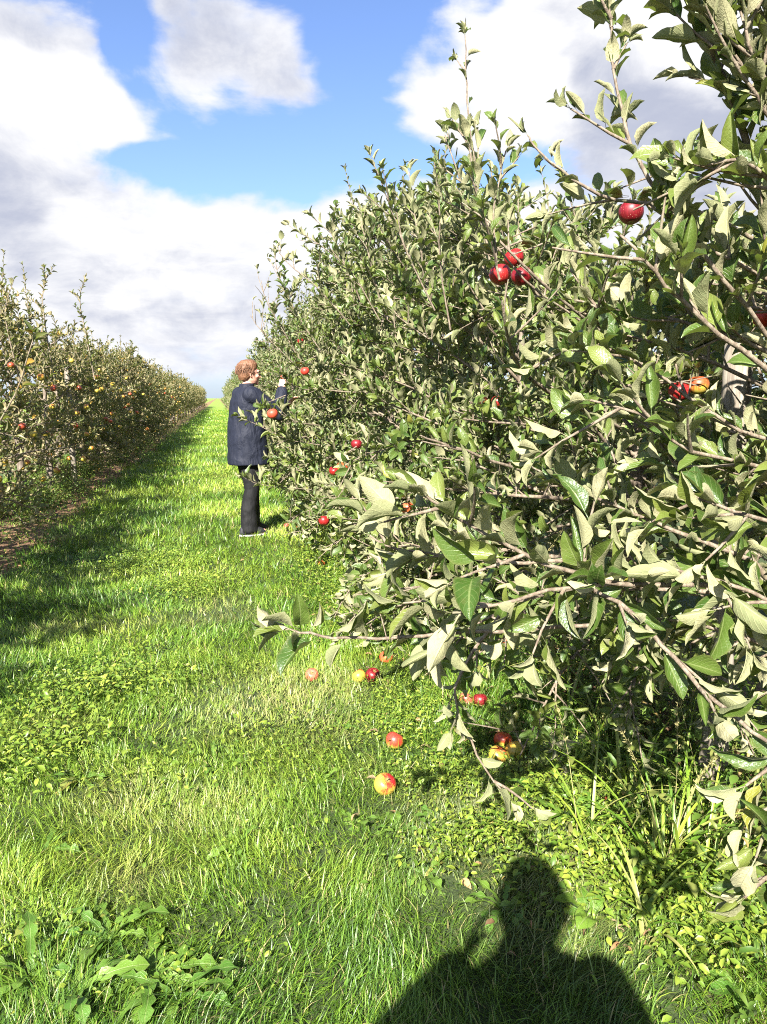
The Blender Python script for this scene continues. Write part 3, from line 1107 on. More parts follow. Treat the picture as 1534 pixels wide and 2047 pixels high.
for (px, py, dpx, dia, c, cv, lab) in HANG:
    z = FPX * dia / dpx
    APPLE_SPOTS.append((P(px, py, z), dia / 2, 2.3 if dpx > 38 else .5 if dpx > 25 else .08))
for q in ((1480, 740), (1482, 800), (1490, 860), (1505, 1040)):
    APPLE_SPOTS.append((P(*q, 2.4), .05, .55))
# the apple being picked
HAND_PX = (553, 764, 7.62)
APPLE_SPOTS.append((P(*HAND_PX), .05, 1.2))



def spur_leaves(trees):
    rg = random.Random(99)
    for (c, r, reach) in APPLE_SPOTS[:len(HANG)]:
        c = Vector(c)
        tr, base = min(trees.values(), key=lambda q: (q[1].xy - c.xy).length)
        top = c + Vector((0, 0, r * 1.25))
        tw = polyline(rg, top - base + Vector((.10, .05, .08)), Vector((-.9, -.4, -.5)), .16, 3, Vector((0, 0, .2)), .1)
        tr['limbs'].append([(tw, [.004, .0035, .003, .002])])
        for k in range(9):
            a = rg.uniform(0, 6.28)
            d = Vector((math.cos(a), math.sin(a), rg.uniform(-.7, .7)))
            p = top + d * .01 - base
            tr['leaves'].append((*p, *d, *(Vector((0, 0, 1)) + rvec(rg) * .5), rg.uniform(.07, .11)))


# ------------------------------------------------------------------ right hand row
def person_clear(p):
    """leave out leaves inside the body space of the picker"""
    c = PERSON
    d = np.hypot(p[:, 0] - c.x - .02, p[:, 1] - c.y)
    arm = (np.abs(p[:, 1] - c.y) < .2) & (p[:, 0] < c.x + .42) & (p[:, 2] > 1.1) & (p[:, 2] < 1.7)
    return ~(((d < .34) & (p[:, 2] < 1.9)) | arm)


PERSON = G(501, 1070)


def keep_right(p):
    x, y, z = p[:, 0], p[:, 1], p[:, 2]
    dist = np.sqrt(x ** 2 + y ** 2 + (z - CAM_H) ** 2)
    face = np.where(y < 2.2, .50 + .0 * y, .46)
    k = (dist > .95) & (x > face + .12 * np.sin(z * 9 + y * 5))
    k &= person_clear(p)
    return k


ROW_R = [0.45, 1.7, 2.97, 4.2, 5.45, 6.7, 7.95, 9.2, 10.45]
R_LABEL = [
    'leafy apple tree standing just beyond the edge of the picture, nearest to the photographer',
    'big nearest apple tree with large pale leaves and long twigs reaching over the grass',
    'apple tree with a thick grey trunk and red apples right behind the nearest boughs',
    'apple tree carrying a tall thin upright shoot with sparse leaves against blue sky',
    'dense apple tree between the tall single shoot and the bush beside the person',
    'dense apple tree just before the person, its twigs crossing the dark coat',
    'apple tree that the person in the navy coat is picking from',
    'apple tree directly behind the person in the navy coat',
    'apple tree second behind the person, its top above the reddish hair']
near_trees = {}
for i, y in enumerate(ROW_R):
    base = Vector((RX + random.uniform(-.05, .05), y, 0))
    if i == 2: base = Vector((1.82, 2.95, 0))
    n = dict(nscaf=38, sub=13, water=9, H=2.8, zlo=.33, leaf=.118, skirt=11)
    if i <= 1: n = dict(nscaf=44, sub=15, water=1, H=2.15, leaf=.10, zlo=.6, top_=.3, rx=1.05)
    if i == 2: n = dict(nscaf=46, sub=14, water=4, leaf=.10, thick=.055, H=1.95, zlo=.5, skirt=2, top_=.35)
    if i == 3: n.update(H=2.25, water=3, skirt=6, top_=.45)
    if i == 4: n.update(H=2.6, water=6)
    if i >= 5: n.update(H=3.05, water=10, nscaf=42, rx=1.35)
    rx = n.pop('rx', 1.27); tp = n.pop('top_', .62)
    tr = grow_tree(500 + i, reach=(rx, .78), top=tp, **n)
    near_trees[i] = (tr, base)

# limbs measured in the photograph
t1, b1 = near_trees[1]
t2, b2 = near_trees[2]
t3, b3 = near_trees[3]
t4, b4 = near_trees[4]
t5, b5 = near_trees[5]
H = hero_limb
# thick upright leader at the upper edge of the picture
H(t1, b1, [(1600, 640, 1.75), (1530, 430, 1.65), (1490, 270, 1.55), (1440, 140, 1.5), (1400, 40, 1.45), (1380, -60, 1.4)], 0.0101, 0.0048, .05, .10, twigs=7, seed=3)
H(t1, b1, [(1620, 560, 2.0), (1440, 440, 1.9), (1290, 405, 1.85), (1200, 390, 1.8), (1120, 340, 1.8), (1066, 290, 1.8), (1055, 270, 1.8)], 0.0065, 0.0020, .06, .085, t0=.35, twigs=2, seed=4)
H(t1, b1, [(1560, 700, 1.6), (1450, 560, 1.5), (1330, 400, 1.45), (1260, 290, 1.45), (1235, 180, 1.45), (1222, 60, 1.45), (1218, 10, 1.45)], 0.0058, 0.0016, .026, .075, t0=.2, twigs=8, seed=5, twl=(.06, .14))
H(t1, b1, [(1640, 800, 1.5), (1480, 700, 1.45), (1360, 600, 1.4), (1290, 520, 1.35), (1240, 470, 1.35)], 0.0065, 0.0024, .04, .10, twigs=5, seed=6)
H(t1, b1, [(1650, 500, 1.4), (1560, 380, 1.35), (1480, 320, 1.3), (1400, 330, 1.3)], 0.0058, 0.0024, .035, .10, twigs=5, seed=7)
H(t1, b1, [(1600, 300, 1.5), (1540, 180, 1.45), (1500, 90, 1.4), (1480, 20, 1.4)], 0.0050, 0.0024, .03, .10, twigs=5, seed=8)
# the low boughs over the grass
H(t1, b1, [(1640, 1200, 1.7), (1450, 1172, 1.5), (1250, 1168, 1.4), (1130, 1140, 1.35), (1010, 1090, 1.3), (910, 1030, 1.27), (850, 990, 1.25)], 0.0065, 0.0024, .036, .112, t0=.2, twigs=7, seed=11, twl=(.06, .16))
H(t1, b1, [(1250, 1168, 1.4), (1130, 1175, 1.38), (1030, 1200, 1.35), (960, 1215, 1.33), (905, 1225, 1.3)], 0.0043, 0.0024, .04, .105, t0=.1, twigs=4, seed=12, droop=.6)
H(t1, b1, [(1180, 1250, 1.45), (1000, 1262, 1.42), (880, 1268, 1.4), (790, 1274, 1.38), (690, 1276, 1.36), (620, 1268, 1.35), (570, 1258, 1.34)], 0.0043, 0.0022, .085, .085, t0=.05, twigs=0, seed=13, spread=1.2, tip=5)
H(t1, b1, [(1130, 1120, 1.5), (1000, 1125, 1.5), (880, 1108, 1.5), (800, 1100, 1.5), (740, 1070, 1.5)], 0.0043, 0.0020, .04, .095, t0=.1, twigs=4, seed=14, droop=.2, twl=(.05, .12))
H(t1, b1, [(1180, 1175, 1.4), (1270, 1230, 1.3), (1350, 1320, 1.22), (1430, 1400, 1.15), (1540, 1490, 1.05), (1620, 1540, 1.0)], 0.0050, 0.0028, .06, .10, t0=.0, twigs=4, seed=15, droop=.5, twl=(.04, .1))
H(t1, b1, [(1000, 1230, 1.6), (930, 1330, 1.6), (910, 1400, 1.6), (940, 1480, 1.6), (985, 1560, 1.58), (1020, 1600, 1.56)], 0.0043, 0.0016, .06, .075, t0=.1, twigs=3, seed=16, droop=.7, twl=(.04, .1))
H(t1, b1, [(1640, 1250, 1.3), (1540, 1200, 1.28), (1430, 1160, 1.28), (1330, 1130, 1.3)], 0.0050, 0.0024, .035, .11, twigs=4, seed=17, droop=.6)
H(t1, b1, [(1680, 1540, 1.1), (1600, 1580, 1.05), (1545, 1610, 1.03), (1490, 1640, 1.03)], 0.0043, 0.0024, .035, .10, twigs=2, seed=18, twl=(.04, .08))
H(t1, b1, [(1680, 1760, 1.1), (1610, 1750, 1.08), (1560, 1740, 1.06), (1500, 1770, 1.05)], 0.0043, 0.0024, .035, .09, twigs=2, seed=19, twl=(.04, .08))
H(t1, b1, [(1640, 960, 1.5), (1500, 930, 1.45), (1380, 900, 1.42), (1280, 830, 1.4), (1180, 800, 1.4)], 0.0050, 0.0024, .034, .10, twigs=6, seed=20)
H(t1, b1, [(1640, 1060, 1.35), (1530, 1040, 1.3), (1430, 1010, 1.28), (1370, 980, 1.3)], 0.0050, 0.0024, .035, .105, twigs=4, seed=21, droop=.2)
H(t1, b1, [(1680, 420, 1.55), (1580, 290, 1.5), (1510, 190, 1.45), (1470, 110, 1.42)], .006, .0025, .03, .10, twigs=8, seed=22)
H(t1, b1, [(1680, 250, 1.5), (1590, 130, 1.45), (1530, 40, 1.42), (1500, -20, 1.4)], .006, .0025, .03, .10, twigs=8, seed=23)
H(t1, b1, [(1660, 620, 1.6), (1540, 560, 1.55), (1420, 500, 1.5), (1330, 470, 1.5)], .006, .0025, .03, .095, twigs=8, seed=24)
H(t1, b1, [(1660, 760, 1.7), (1500, 690, 1.7), (1360, 640, 1.7), (1230, 620, 1.7), (1150, 600, 1.7)], .006, .0025, .03, .09, twigs=10, seed=25)
H(t1, b1, [(1660, 900, 1.8), (1480, 860, 1.75), (1330, 760, 1.75), (1220, 700, 1.7), (1130, 690, 1.7)], .006, .0025, .03, .09, twigs=10, seed=26)
H(t1, b1, [(1500, 1120, 1.6), (1350, 1060, 1.6), (1230, 1010, 1.6), (1130, 970, 1.6)], .006, .0025, .03, .09, twigs=9, seed=27)
H(t1, b1, [(1660, 1330, 1.6), (1500, 1280, 1.6), (1350, 1240, 1.6), (1220, 1230, 1.6)], .006, .0025, .03, .09, twigs=9, seed=28, droop=.4)
H(t2, b2, [(1250, 1150, 2.9), (1150, 1180, 2.5), (1050, 1200, 2.2), (950, 1250, 2.0), (880, 1300, 1.9)], .006, .0025, .03, .085, twigs=10, seed=36, droop=.3)
# second tree: shoots through mid crown
H(t2, b2, [(1250, 860, 2.9), (1130, 800, 2.5), (1040, 740, 2.2), (1012, 650, 2.0), (1005, 600, 1.95)], 0.0086, 0.0024, .04, .09, t0=.3, twigs=6, seed=31)
H(t2, b2, [(1235, 960, 2.95), (1180, 990, 2.6), (1100, 960, 2.3), (1010, 930, 2.1), (900, 890, 2.0), (840, 870, 1.95)], 0.0086, 0.0024, .04, .09, t0=.3, twigs=6, seed=32)
H(t2, b2, [(1250, 700, 2.7), (1100, 580, 2.4), (990, 470, 2.3), (960, 400, 2.3), (950, 330, 2.3), (940, 260, 2.3)], 0.0058, 0.0020, .04, .08, t0=.2, twigs=6, seed=33)
H(t2, b2, [(1000, 560, 2.3), (985, 450, 2.25), (1000, 360, 2.25), (1012, 300, 2.25)], 0.0043, 0.0020, .04, .08, twigs=4, seed=34)
H(t2, b2, [(1160, 640, 2.6), (1050, 560, 2.5), (960, 440, 2.45), (910, 330, 2.4), (890, 270, 2.4)], 0.0043, 0.0020, .034, .08, t0=.3, twigs=6, seed=35)
for q, (tt, bb, pts_, dr) in enumerate((
        (t4, b4, [(900, 1010, 5.4), (800, 1030, 5.0), (720, 1060, 4.8), (650, 1095, 4.7)], .2), (t4, b4, [(900, 960, 5.3), (790, 960, 4.9), (700, 985, 4.7), (640, 1010, 4.6)], .2),
        (t3, b3, [(1000, 1080, 4.2), (880, 1100, 3.9), (780, 1130, 3.7), (700, 1160, 3.6)], .3), (t3, b3, [(1000, 1000, 4.2), (880, 1010, 3.8), (780, 1035, 3.6), (690, 1050, 3.5)], .2),
        (t3, b3, [(1050, 1160, 4.0), (940, 1180, 3.6), (850, 1200, 3.3), (770, 1215, 3.2)], .4), (t3, b3, [(1000, 900, 4.2), (860, 880, 3.8), (760, 900, 3.6), (690, 930, 3.5)], .1),
        (t2, b2, [(1230, 1200, 2.95), (1120, 1230, 2.7), (1010, 1270, 2.5), (930, 1330, 2.35)], .5), (t2, b2, [(1250, 1180, 2.95), (1280, 1260, 2.6), (1270, 1350, 2.4), (1240, 1420, 2.3)], .5),
        (t2, b2, [(1270, 1150, 2.95), (1380, 1250, 2.6), (1430, 1340, 2.4), (1440, 1420, 2.3)], .5), (t5, b5, [(800, 960, 6.7), (700, 990, 6.1), (620, 1020, 5.9), (570, 1040, 5.8)], .2))):
    H(tt, bb, pts_, .006, .0025, .03, .10 if tt is not t2 else .085, twigs=12, seed=130 + q, droop=dr, twl=(.1, .26))
# the tall single shoot
H(t3, b3, [(980, 520, 3.0), (955, 400, 2.95), (940, 300, 2.95), (935, 200, 2.95), (932, 120, 2.95), (930, 70, 2.95)], 0.0058, 0.0020, .085, .085, t0=.1, twigs=2, seed=41, tip=7, twl=(.05, .08))
H(t3, b3, [(870, 620, 3.6), (820, 520, 3.5), (790, 440, 3.45), (770, 385, 3.4), (762, 355, 3.4)], 0.0050, 0.0020, .045, .085, t0=.1, twigs=5, seed=42, tip=6)
H(t3, b3, [(900, 660, 3.5), (880, 520, 3.4), (880, 430, 3.3), (870, 380, 3.3)], 0.0050, 0.0020, .035, .08, twigs=5, seed=43)
H(t4, b4, [(760, 640, 4.9), (700, 540, 4.8), (640, 490, 4.7), (610, 470, 4.7)], 0.0050, 0.0020, .035, .085, twigs=5, seed=44)
H(t4, b4, [(700, 650, 5.0), (640, 580, 4.9), (570, 520, 4.9), (555, 490, 4.9)], 0.0050, 0.0020, .04, .085, twigs=4, seed=45)
for q, pts_ in enumerate(([(640, 700, 6.9), (590, 620, 6.8), (560, 560, 6.7), (548, 505, 6.7)], [(600, 720, 7.2), (560, 650, 7.1), (532, 600, 7.0), (522, 560, 7.0)],
                          [(720, 600, 5.6), (690, 530, 5.5), (668, 480, 5.5), (660, 450, 5.5)], [(760, 600, 5.2), (740, 520, 5.1), (728, 470, 5.1), (722, 440, 5.1)],
                          [(850, 560, 4.2), (838, 480, 4.1), (830, 430, 4.1), (826, 400, 4.1)], [(620, 760, 6.9), (560, 700, 6.7), (522, 660, 6.6), (500, 630, 6.6)])):
    H(t5 if q in (0, 1, 5) else t4 if q < 4 else t3, b5 if q in (0, 1, 5) else b4 if q < 4 else b3, pts_, .007, .0025, .035, .105, t0=.0, twigs=12, seed=230 + q, twl=(.08, .24))
# twigs that cross the coat
H(t5, b5, [(640, 890, 6.2), (580, 880, 6.1), (540, 862, 6.0), (505, 845, 6.0), (495, 840, 6.0)], 0.0036, 0.0014, .04, .12, t0=.2, twigs=6, seed=51, twl=(.05, .14))
H(t5, b5, [(640, 980, 6.2), (570, 975, 6.1), (520, 968, 6.0), (488, 955, 6.0)], 0.0036, 0.0014, .04, .12, t0=.2, twigs=6, seed=52, twl=(.05, .14))
H(t5, b5, [(640, 930, 6.4), (590, 925, 6.3), (540, 915, 6.2)], 0.0036, 0.0014, .04, .12, t0=.1, twigs=6, seed=53, twl=(.05, .14))

def leaf_at(tr, base, a, b, nrm):
    pa, pb = P(*a), P(*b)
    d = pb - pa
    tr['leaves'].append((*(pa - base), *d, *nrm, d.length * 1.12))


for a, b, nr in (((600, 1262, 1.35), (596, 1192, 1.31), (.2, -1, .3)), ((660, 1268, 1.36), (728, 1208, 1.33), (.3, -.3, -1)), ((640, 1272, 1.36), (560, 1334, 1.30), (.3, .3, 1)),
                 ((690, 1275, 1.37), (662, 1332, 1.33), (.2, 1, .3)), ((590, 1262, 1.34), (520, 1216, 1.32), (.2, .3, -1)), ((580, 1260, 1.34), (512, 1272, 1.31), (0, -.5, 1)), ((600, 1258, 1.34), (530, 1248, 1.30), (0, .4, 1)),
                 ((620, 1262, 1.35), (634, 1208, 1.33), (.6, -.6, .1)), ((800, 1272, 1.38), (760, 1225, 1.35), (.2, -.7, .5)), ((850, 1268, 1.4), (830, 1350, 1.37), (.3, .8, .2))):
    leaf_at(t1, b1, a, b, nr)
spur_leaves(near_trees)
H(t5, b5, [(640, 850, 5.9), (590, 842, 5.75), (550, 820, 5.65), (525, 812, 5.6)], .005, .0018, .035, .11, t0=.1, twigs=6, seed=54, twl=(.05, .12))
H(t5, b5, [(620, 780, 6.6), (585, 770, 6.5), (560, 750, 6.4)], .005, .0018, .035, .11, t0=.1, twigs=5, seed=55, twl=(.05, .12))
for i in range(len(ROW_R)):
    tr, base = near_trees[i]
    if i == 5:
        place_tree(tr, base, R_LABEL[i], 'apple trees of the row beside the person', True, L0_MESH, T1, M_LEAF, 900 + i,
                   keepf=lambda p: keep_right(p) | ((p[:, 1] < 6.7) & (p[:, 0] > 0) & person_clear(p) & (p[:, 2] > .5)))
    else:
        keep = keep_right if i != 1 else (lambda p: np.sqrt(p[:, 0] ** 2 + p[:, 1] ** 2 + (p[:, 2] - CAM_H) ** 2) > .9)
        place_tree(tr, base, R_LABEL[i], 'apple trees of the row beside the person', i >= 1, L0_MESH, T1, M_LEAF, 900 + i, keepf=keep)


# shared variants for the distance
def variant(seed, far, left):
    kw = dict(nscaf=32, sub=10, water=7, top=.75, leaf=.112, skirt=10, skirt_dir=0) if not far else dict(nscaf=24, sub=7, space=.05, leaf=.15, water=5, top=.6)
    if left: kw['water'] = 8 if not far else 5
    tr = grow_tree(seed, reach=(1.3, .78) if not left else (.98, .78), H=2.85 if not left else 2.3, **kw)
    root = thing('apple_tree', 'x', 'tree')
    v, f = tubes([tr['trunk']], 8 if not far else 5)
    link('trunk', mesh_np('trunk', v, [f], M_BARK), root)
    v, f = tubes([x for limb in tr['limbs'] for x in limb], 3)
    tag(link('branches', mesh_np('branches', v, [f], M_TWIG), root), kind='stuff')
    rs = np.random.RandomState(seed)
    mat = M_LEAF_L if left else M_LEAF_FAR
    tag(link('foliage', join_leaves('foliage', tr['leaves'], T2 if far else T1, mat, rs), root), kind='stuff')
    return root, tr


def copy_row(roots, x, y0, y1, step, label, group, seed, first_used):
    rg = random.Random(seed)
    y = y0
    while y < y1:
        k = rg.randrange(len(roots))
        if not first_used[k]:
            o = roots[k]; first_used[k] = True
        else:
            o = copy_tree(roots[k])
        s = rg.uniform(.88, 1.1)
        o.location = (x + rg.uniform(-.1, .1), y, 0)
        o.rotation_euler = (0, 0, rg.choice((0, math.pi)) + rg.uniform(-.35, .35))
        o.scale = (s, s, s * rg.uniform(.94, 1.06))
        tag(o, label, 'tree', group)
        y += step * rg.uniform(.92, 1.08)


vr = [variant(61 + k, False, False)[0] for k in range(3)]
fr = [variant(71 + k, True, False)[0] for k in range(3)]
u1, u2 = [False] * 3, [False] * 3
copy_row(vr, RX, 11.7, 24, 1.25, 'pale leaved apple tree farther down the row behind the person', 'farther trees of the row beside the person', 1, u1)
copy_row(fr, RX, 24, 125, 1.3, 'small looking apple tree far down the row beyond the person', 'far trees of the row beside the person', 2, u2)

# row across the grass: the nearest trees are individuals
ROW_L = [1.9, 3.1, 4.4, 5.6, 6.9, 8.1, 9.4, 10.6, 11.9]
L_LABEL = ['apple tree at the near end of the row across the grass, outside the picture', 'second apple tree of the row across the grass, outside the picture',
           'third apple tree of the row across the grass, only its shadow shows on the lawn', 'apple tree whose shadow falls on the lower part of the lawn',
           'apple tree at the picture edge whose long twig with big drooping leaves comes into view',
           'apple tree at the picture edge with yellow apples and tall upright shoots',
           'apple tree of the row across the grass with the tallest leafy shoot against the clouds',
           'apple tree of the row across the grass with a tall shoot beside the tallest one',
           'apple tree of the row across the grass standing over a gap of lit yellow grass']
left_apples = []
for i, y in enumerate(ROW_L):
    base = Vector((LX + random.uniform(-.08, .08), y, 0))
    tr = grow_tree(700 + i, reach=(.98, .75), H=2.3, nscaf=24, sub=9, leaf=.105, skirt=2, skirt_dir=0, water=6 if i != 6 else 8, top=.95, zlo=.5)
    if i == 4:
        H(tr, base, [(-120, 980, 5.2), (-40, 900, 5.0), (30, 790, 4.9), (60, 700, 4.8), (75, 660, 4.8)], .008, .003, .05, .12, twigs=3, seed=61, droop=.4)
    if i == 6:
        H(tr, base, [(110, 760, 9.2), (95, 680, 9.2), (85, 600, 9.2), (90, 560, 9.2), (85, 535, 9.2)], .009, .003, .035, .09, twigs=6, seed=62)
        H(tr, base, [(190, 760, 9.6), (170, 660, 9.6), (160, 600, 9.6), (170, 555, 9.6)], .009, .003, .035, .09, twigs=5, seed=63)
    if i == 5:
        H(tr, base, [(40, 760, 8.3), (20, 680, 8.2), (10, 620, 8.2), (28, 560, 8.2)], .009, .003, .035, .09, twigs=5, seed=64)
    place_tree(tr, base, L_LABEL[i], 'nearer apple trees of the row across the grass', i >= 4, L0_MESH_AUT, T1 if i > 2 else T2, M_LEAF_L, 950 + i, max_single=220)
    if i >= 3: left_apples.append((tr, base, 1.0, Matrix.Identity(3)))
vl = [variant(81 + k, False, True)[0] for k in range(3)]
fl = [variant(91 + k, True, True)[0] for k in range(3)]
u3, u4 = [False] * 3, [False] * 3
copy_row(vl, LX, 13.15, 30, 1.25, 'autumn tinted apple tree in the receding row across the grass', 'receding trees of the row across the grass', 3, u3)
copy_row(fl, LX, 30, 125, 1.3, 'tiny looking apple tree at the far end of the row across the grass', 'far trees of the row across the grass', 4, u4)
# extra row behind the near trees, added so gaps there stay dark
copy_row(fr, 6.0, 2.5, 15, 1.5, 'apple tree of an added row that keeps gaps behind the near trees dark', 'added trees darkening the gaps behind the near trees', 5, u2)

rsA = np.random.RandomState(77)
for (px, py, dpx, dia, c, cv, lab) in HANG:
    z = FPX * dia / dpx
    add_apple(P(px, py, z), dia, c, cv, lab, rsA, 'red and orange apples hanging in the row beside the person', up=(rsA.normal(0, .3), rsA.normal(0, .3), 1))
for (px, py, dia, c, cv, up, lab) in FALLEN:
    g = G(px, py, dia * .42)
    g.z = ground_height(g.x, g.y) + dia * .46
    add_apple(g, dia, c, cv, lab, rsA, 'fallen apples on the ground', up=up)


def build_left_apples():
    rs = np.random.RandomState(5)
    n = 0
    grp = 'small apples hanging in the row across the grass'
    y = 6.2
    while n < 190 and y < 40:
        for k in range(7 if y < 16 else 5):
            yy = y + rs.uniform(0, 1.1)
            z = .4 + 1.5 * rs.uniform()
            x = LX + rs.uniform(.3, .9)
            kind = rs.uniform()
            col, cv = ((.6, .22, .03), -.2) if kind < .4 else ((.42, .15, .025), .5) if kind < .93 else ((.36, .07, .03), 1.0)
            o = link('apple', SMALL_APPLE_M, None, (x, yy, z))
            s = rs.uniform(.85, 1.05)
            o.scale = (s, s, s)
            o.rotation_euler = (rs.normal(0, .3), rs.normal(0, .3), rs.uniform(0, 6))
            o.color = (*col, cv)
            tag(o, ('small yellow apple among the leaves of the row across the grass', 'small orange apple among the leaves of the row across the grass',
                    'small red apple among the leaves of the row across the grass')[0 if cv < 0 else 1 if cv < 1 else 2], 'apple', grp)
            n += 1
        y += 1.1 if y < 16 else 1.6


build_left_apples()


# ------------------------------------------------------------------ posts
def post(base, top, r, label, seed, wires=None):
    rg = random.Random(seed)
    base, top = Vector(base), Vector(top)
    t = thing('wooden_post', label, 'post', tuple(base), 'support posts of the orchard rows')
    n = 10
    pts = [(top - base) * (i / n) for i in range(n + 1)]
    sides = 14
    V = []
    for i, p in enumerate(pts):
        for j in range(sides):
            a = 2 * math.pi * j / sides
            rr = r * (1.04 - .08 * i / n) * (1 + .05 * noise.noise(Vector((math.cos(a) * 2, math.sin(a) * 2, i * .25 + seed))))
            zz = (rg.uniform(-.006, .012) if i == n else 0)
            V.append((p.x + rr * math.cos(a), p.y + rr * math.sin(a), p.z + zz))
    i = np.arange(n)[:, None] * sides; j = np.arange(sides)[None, :]
    F = np.stack([i + j, i + (j + 1) % sides, i + sides + (j + 1) % sides, i + sides + j], -1).reshape(-1, 4)
    V.append(tuple(pts[-1] + Vector((0, 0, .004))))
    tri = np.array([[n * sides + k, n * sides + (k + 1) % sides, len(V) - 1] for k in range(sides)])
    link('shaft', mesh_np('shaft', V, [F, tri], M_POST, smooth=False), t)
    return t


pt = P(1478, 700, 2.45)
pb = G(1560, 1560)
post((pt.x + .03, pt.y + .02, -.1), (pt.x, pt.y, pt.z + .02), .048, 'weathered grey round post standing among the boughs of the near apple trees', 3)
for k, (x, y, h, lab) in enumerate(((LX, 12.6, 2.0, 'pale wooden post between trees of the row across the grass, nearest of them'),
                                    (LX, 20.5, 2.0, 'pale wooden post between trees of the row across the grass, farther one'),
                                    (RX, 9.8, 2.1, 'wooden post hidden in the row behind the person'))):
    post((x + .28, y, -.1), (x + .26, y + .02, h), .045, lab, 10 + k)


# ------------------------------------------------------------------ dandelion rosettes and broad weeds
T_DAN = [leaf_template(14, 2, width=.15, fold=.18, curl=.9 + .3 * k, roll=.1, wave=.05, pet=0, seed=40 + k, kind='dandelion') for k in range(4)]
M_DANDE_V = leaf_material('dandelion_leaf_ribbed', [(0, (.06, .15, .018)), (1, (.14, .24, .03))], [(0, (.10, .17, .05)), (1, (.16, .23, .07))], (.28, .25, .06), .93, veins=True, trans=.25, gloss=.42)
DAN_MESH = [mesh_np('leaf', v, [f], M_DANDE_V, uv) for v, f, uv in T_DAN]
T_BRD = [leaf_template(7, 4, width=.24, fold=.2, curl=.9 + .3 * k, roll=.1, wave=.05, pet=.12, seed=50 + k, kind='oval') for k in range(3)]
BRD_MESH = [mesh_np('leaf', v, [f], M_DANDE_V, uv) for v, f, uv in T_BRD]


def rosette(name, label, cat, loc, n, size, meshes, rs, group, el=(.15, .9)):
    t = thing(name, label, cat, (loc.x, loc.y, ground_height(loc.x, loc.y)), group, rs.uniform(0, 6.28))
    for k in range(n):
        a = 2.4 * k + rs.normal(0, .3); e = rs.uniform(*el)
        L = [[0, 0, 0, math.cos(a) * math.cos(e), math.sin(a) * math.cos(e), math.sin(e), rs.normal(0, .2), rs.normal(0, .2), 1, size * rs.uniform(.65, 1.2)]]
        M, p = leaf_mats(L)
        o = bpy.data.objects.new('leaf', meshes[rs.randint(len(meshes))])
        o.parent = t
        o.matrix_local = Matrix([list(M[0][i]) + [0] for i in range(3)] + [[0, 0, 0, 1]])
        COL.objects.link(o)
    return t


rsW = np.random.RandomState(31)
DANDE = [(720, 1640, 6, .13, 'beside a brown patch of ground'), (850, 1760, 8, .12, 'in thick grass below the fallen apples'), (220, 1880, 9, .15, 'in the darker corner of the lawn'),
         (300, 1955, 12, .17, 'the largest, with upright toothed leaves'), (350, 1990, 10, .15, 'leaning against the largest one'), (60, 1960, 11, .15, 'at the lower picture corner'),
         (150, 1990, 11, .16, 'between the corner one and the largest one'), (100, 1850, 8, .12, 'on the shadowy side of the lawn'), (680, 1450, 7, .11, 'near the straw coloured patch'),
         (800, 1660, 6, .12, 'just below the nearest fallen apple'), (160, 1560, 6, .12, 'with one long flat leaf'), (880, 1640, 7, .11, 'beside drooping apple twig'),
         (430, 1530, 6, .11, 'alone in the middle of the lawn'), (560, 1240, 6, .12, 'below the long bare twig'), (90, 1700, 6, .12, 'near the picture edge'), (330, 1200, 8, .14, 'at the shadow edge of the trees'),
         (230, 1100, 8, .15, 'in the tree shade'), (470, 1700, 5, .11, 'under long grass blades'), (640, 1560, 6, .10, 'on the strip of dry grass'), (1010, 1830, 8, .13, 'in the shadow of the photographer')]
for (px, py, n, s, w_) in DANDE:
    rosette('dandelion', 'toothed leaf dandelion rosette ' + w_, 'dandelion', G(px, py), n + 6, s * 1.0, DAN_MESH, rsW, 'dandelion rosettes in the lawn')
BROAD = [(1150, 1650, 8, .13, 'lying over dry stems'), (1090, 1620, 7, .14, 'pale green and wrinkled'), (1290, 1850, 8, .10, 'under the tall grass'), (1400, 1790, 7, .10, 'below the hanging apple leaves'),
         (1180, 1840, 7, .11, 'beside the shadow of the photographer'), (1010, 1655, 6, .12, 'at the tip of the drooping twig'), (1490, 1990, 8, .10, 'at the lower corner'), (1330, 1560, 8, .12, 'in the dark under the tree'),
         (1180, 1330, 9, .14, 'in the shade under the low bough'), (1080, 1400, 9, .13, 'behind the drooping twig'), (1440, 1600, 8, .12, 'in the deep shade beside tall stems')]
for (px, py, n, s, w_) in BROAD:
    rosette('broadleaf_weed', 'low broad leaved green weed ' + w_, 'weed', G(px, py), n, s, BRD_MESH, rsW, 'broad leaved weeds under the trees', el=(.2, 1.0))


# ------------------------------------------------------------------ tall grass clumps under the near trees
def ribbon(pts, w, name, mat, parent, fold=.3, rnd=.5, dry=0.0):
    n = len(pts)
    V, F = [], []
    for i, p in enumerate(pts):
        t = i / (n - 1)
        d = (pts[min(n - 1, i + 1)] - pts[max(0, i - 1)]).normalized()
        s = d.cross(Vector((0, 0, 1)))
        s = s.normalized() if s.length > .05 else Vector((1, 0, 0))
        u = s.cross(d)
        ww = w * (1 - t ** 2.2) + .0004
        V += [p - s * ww + u * ww * fold, p, p + s * ww + u * ww * fold]
    i = np.arange(n - 1)[:, None] * 3; j = np.arange(2)[None, :]
    F = np.stack([i + j, i + j + 1, i + 4 + j, i + 3 + j], -1).reshape(-1, 4)
    me = mesh_np(name, [tuple(v) for v in V], [F], mat, rnd=np.full(len(V), rnd), attrs={'dry': np.full(len(V), dry)})
    return link(name, me, parent)


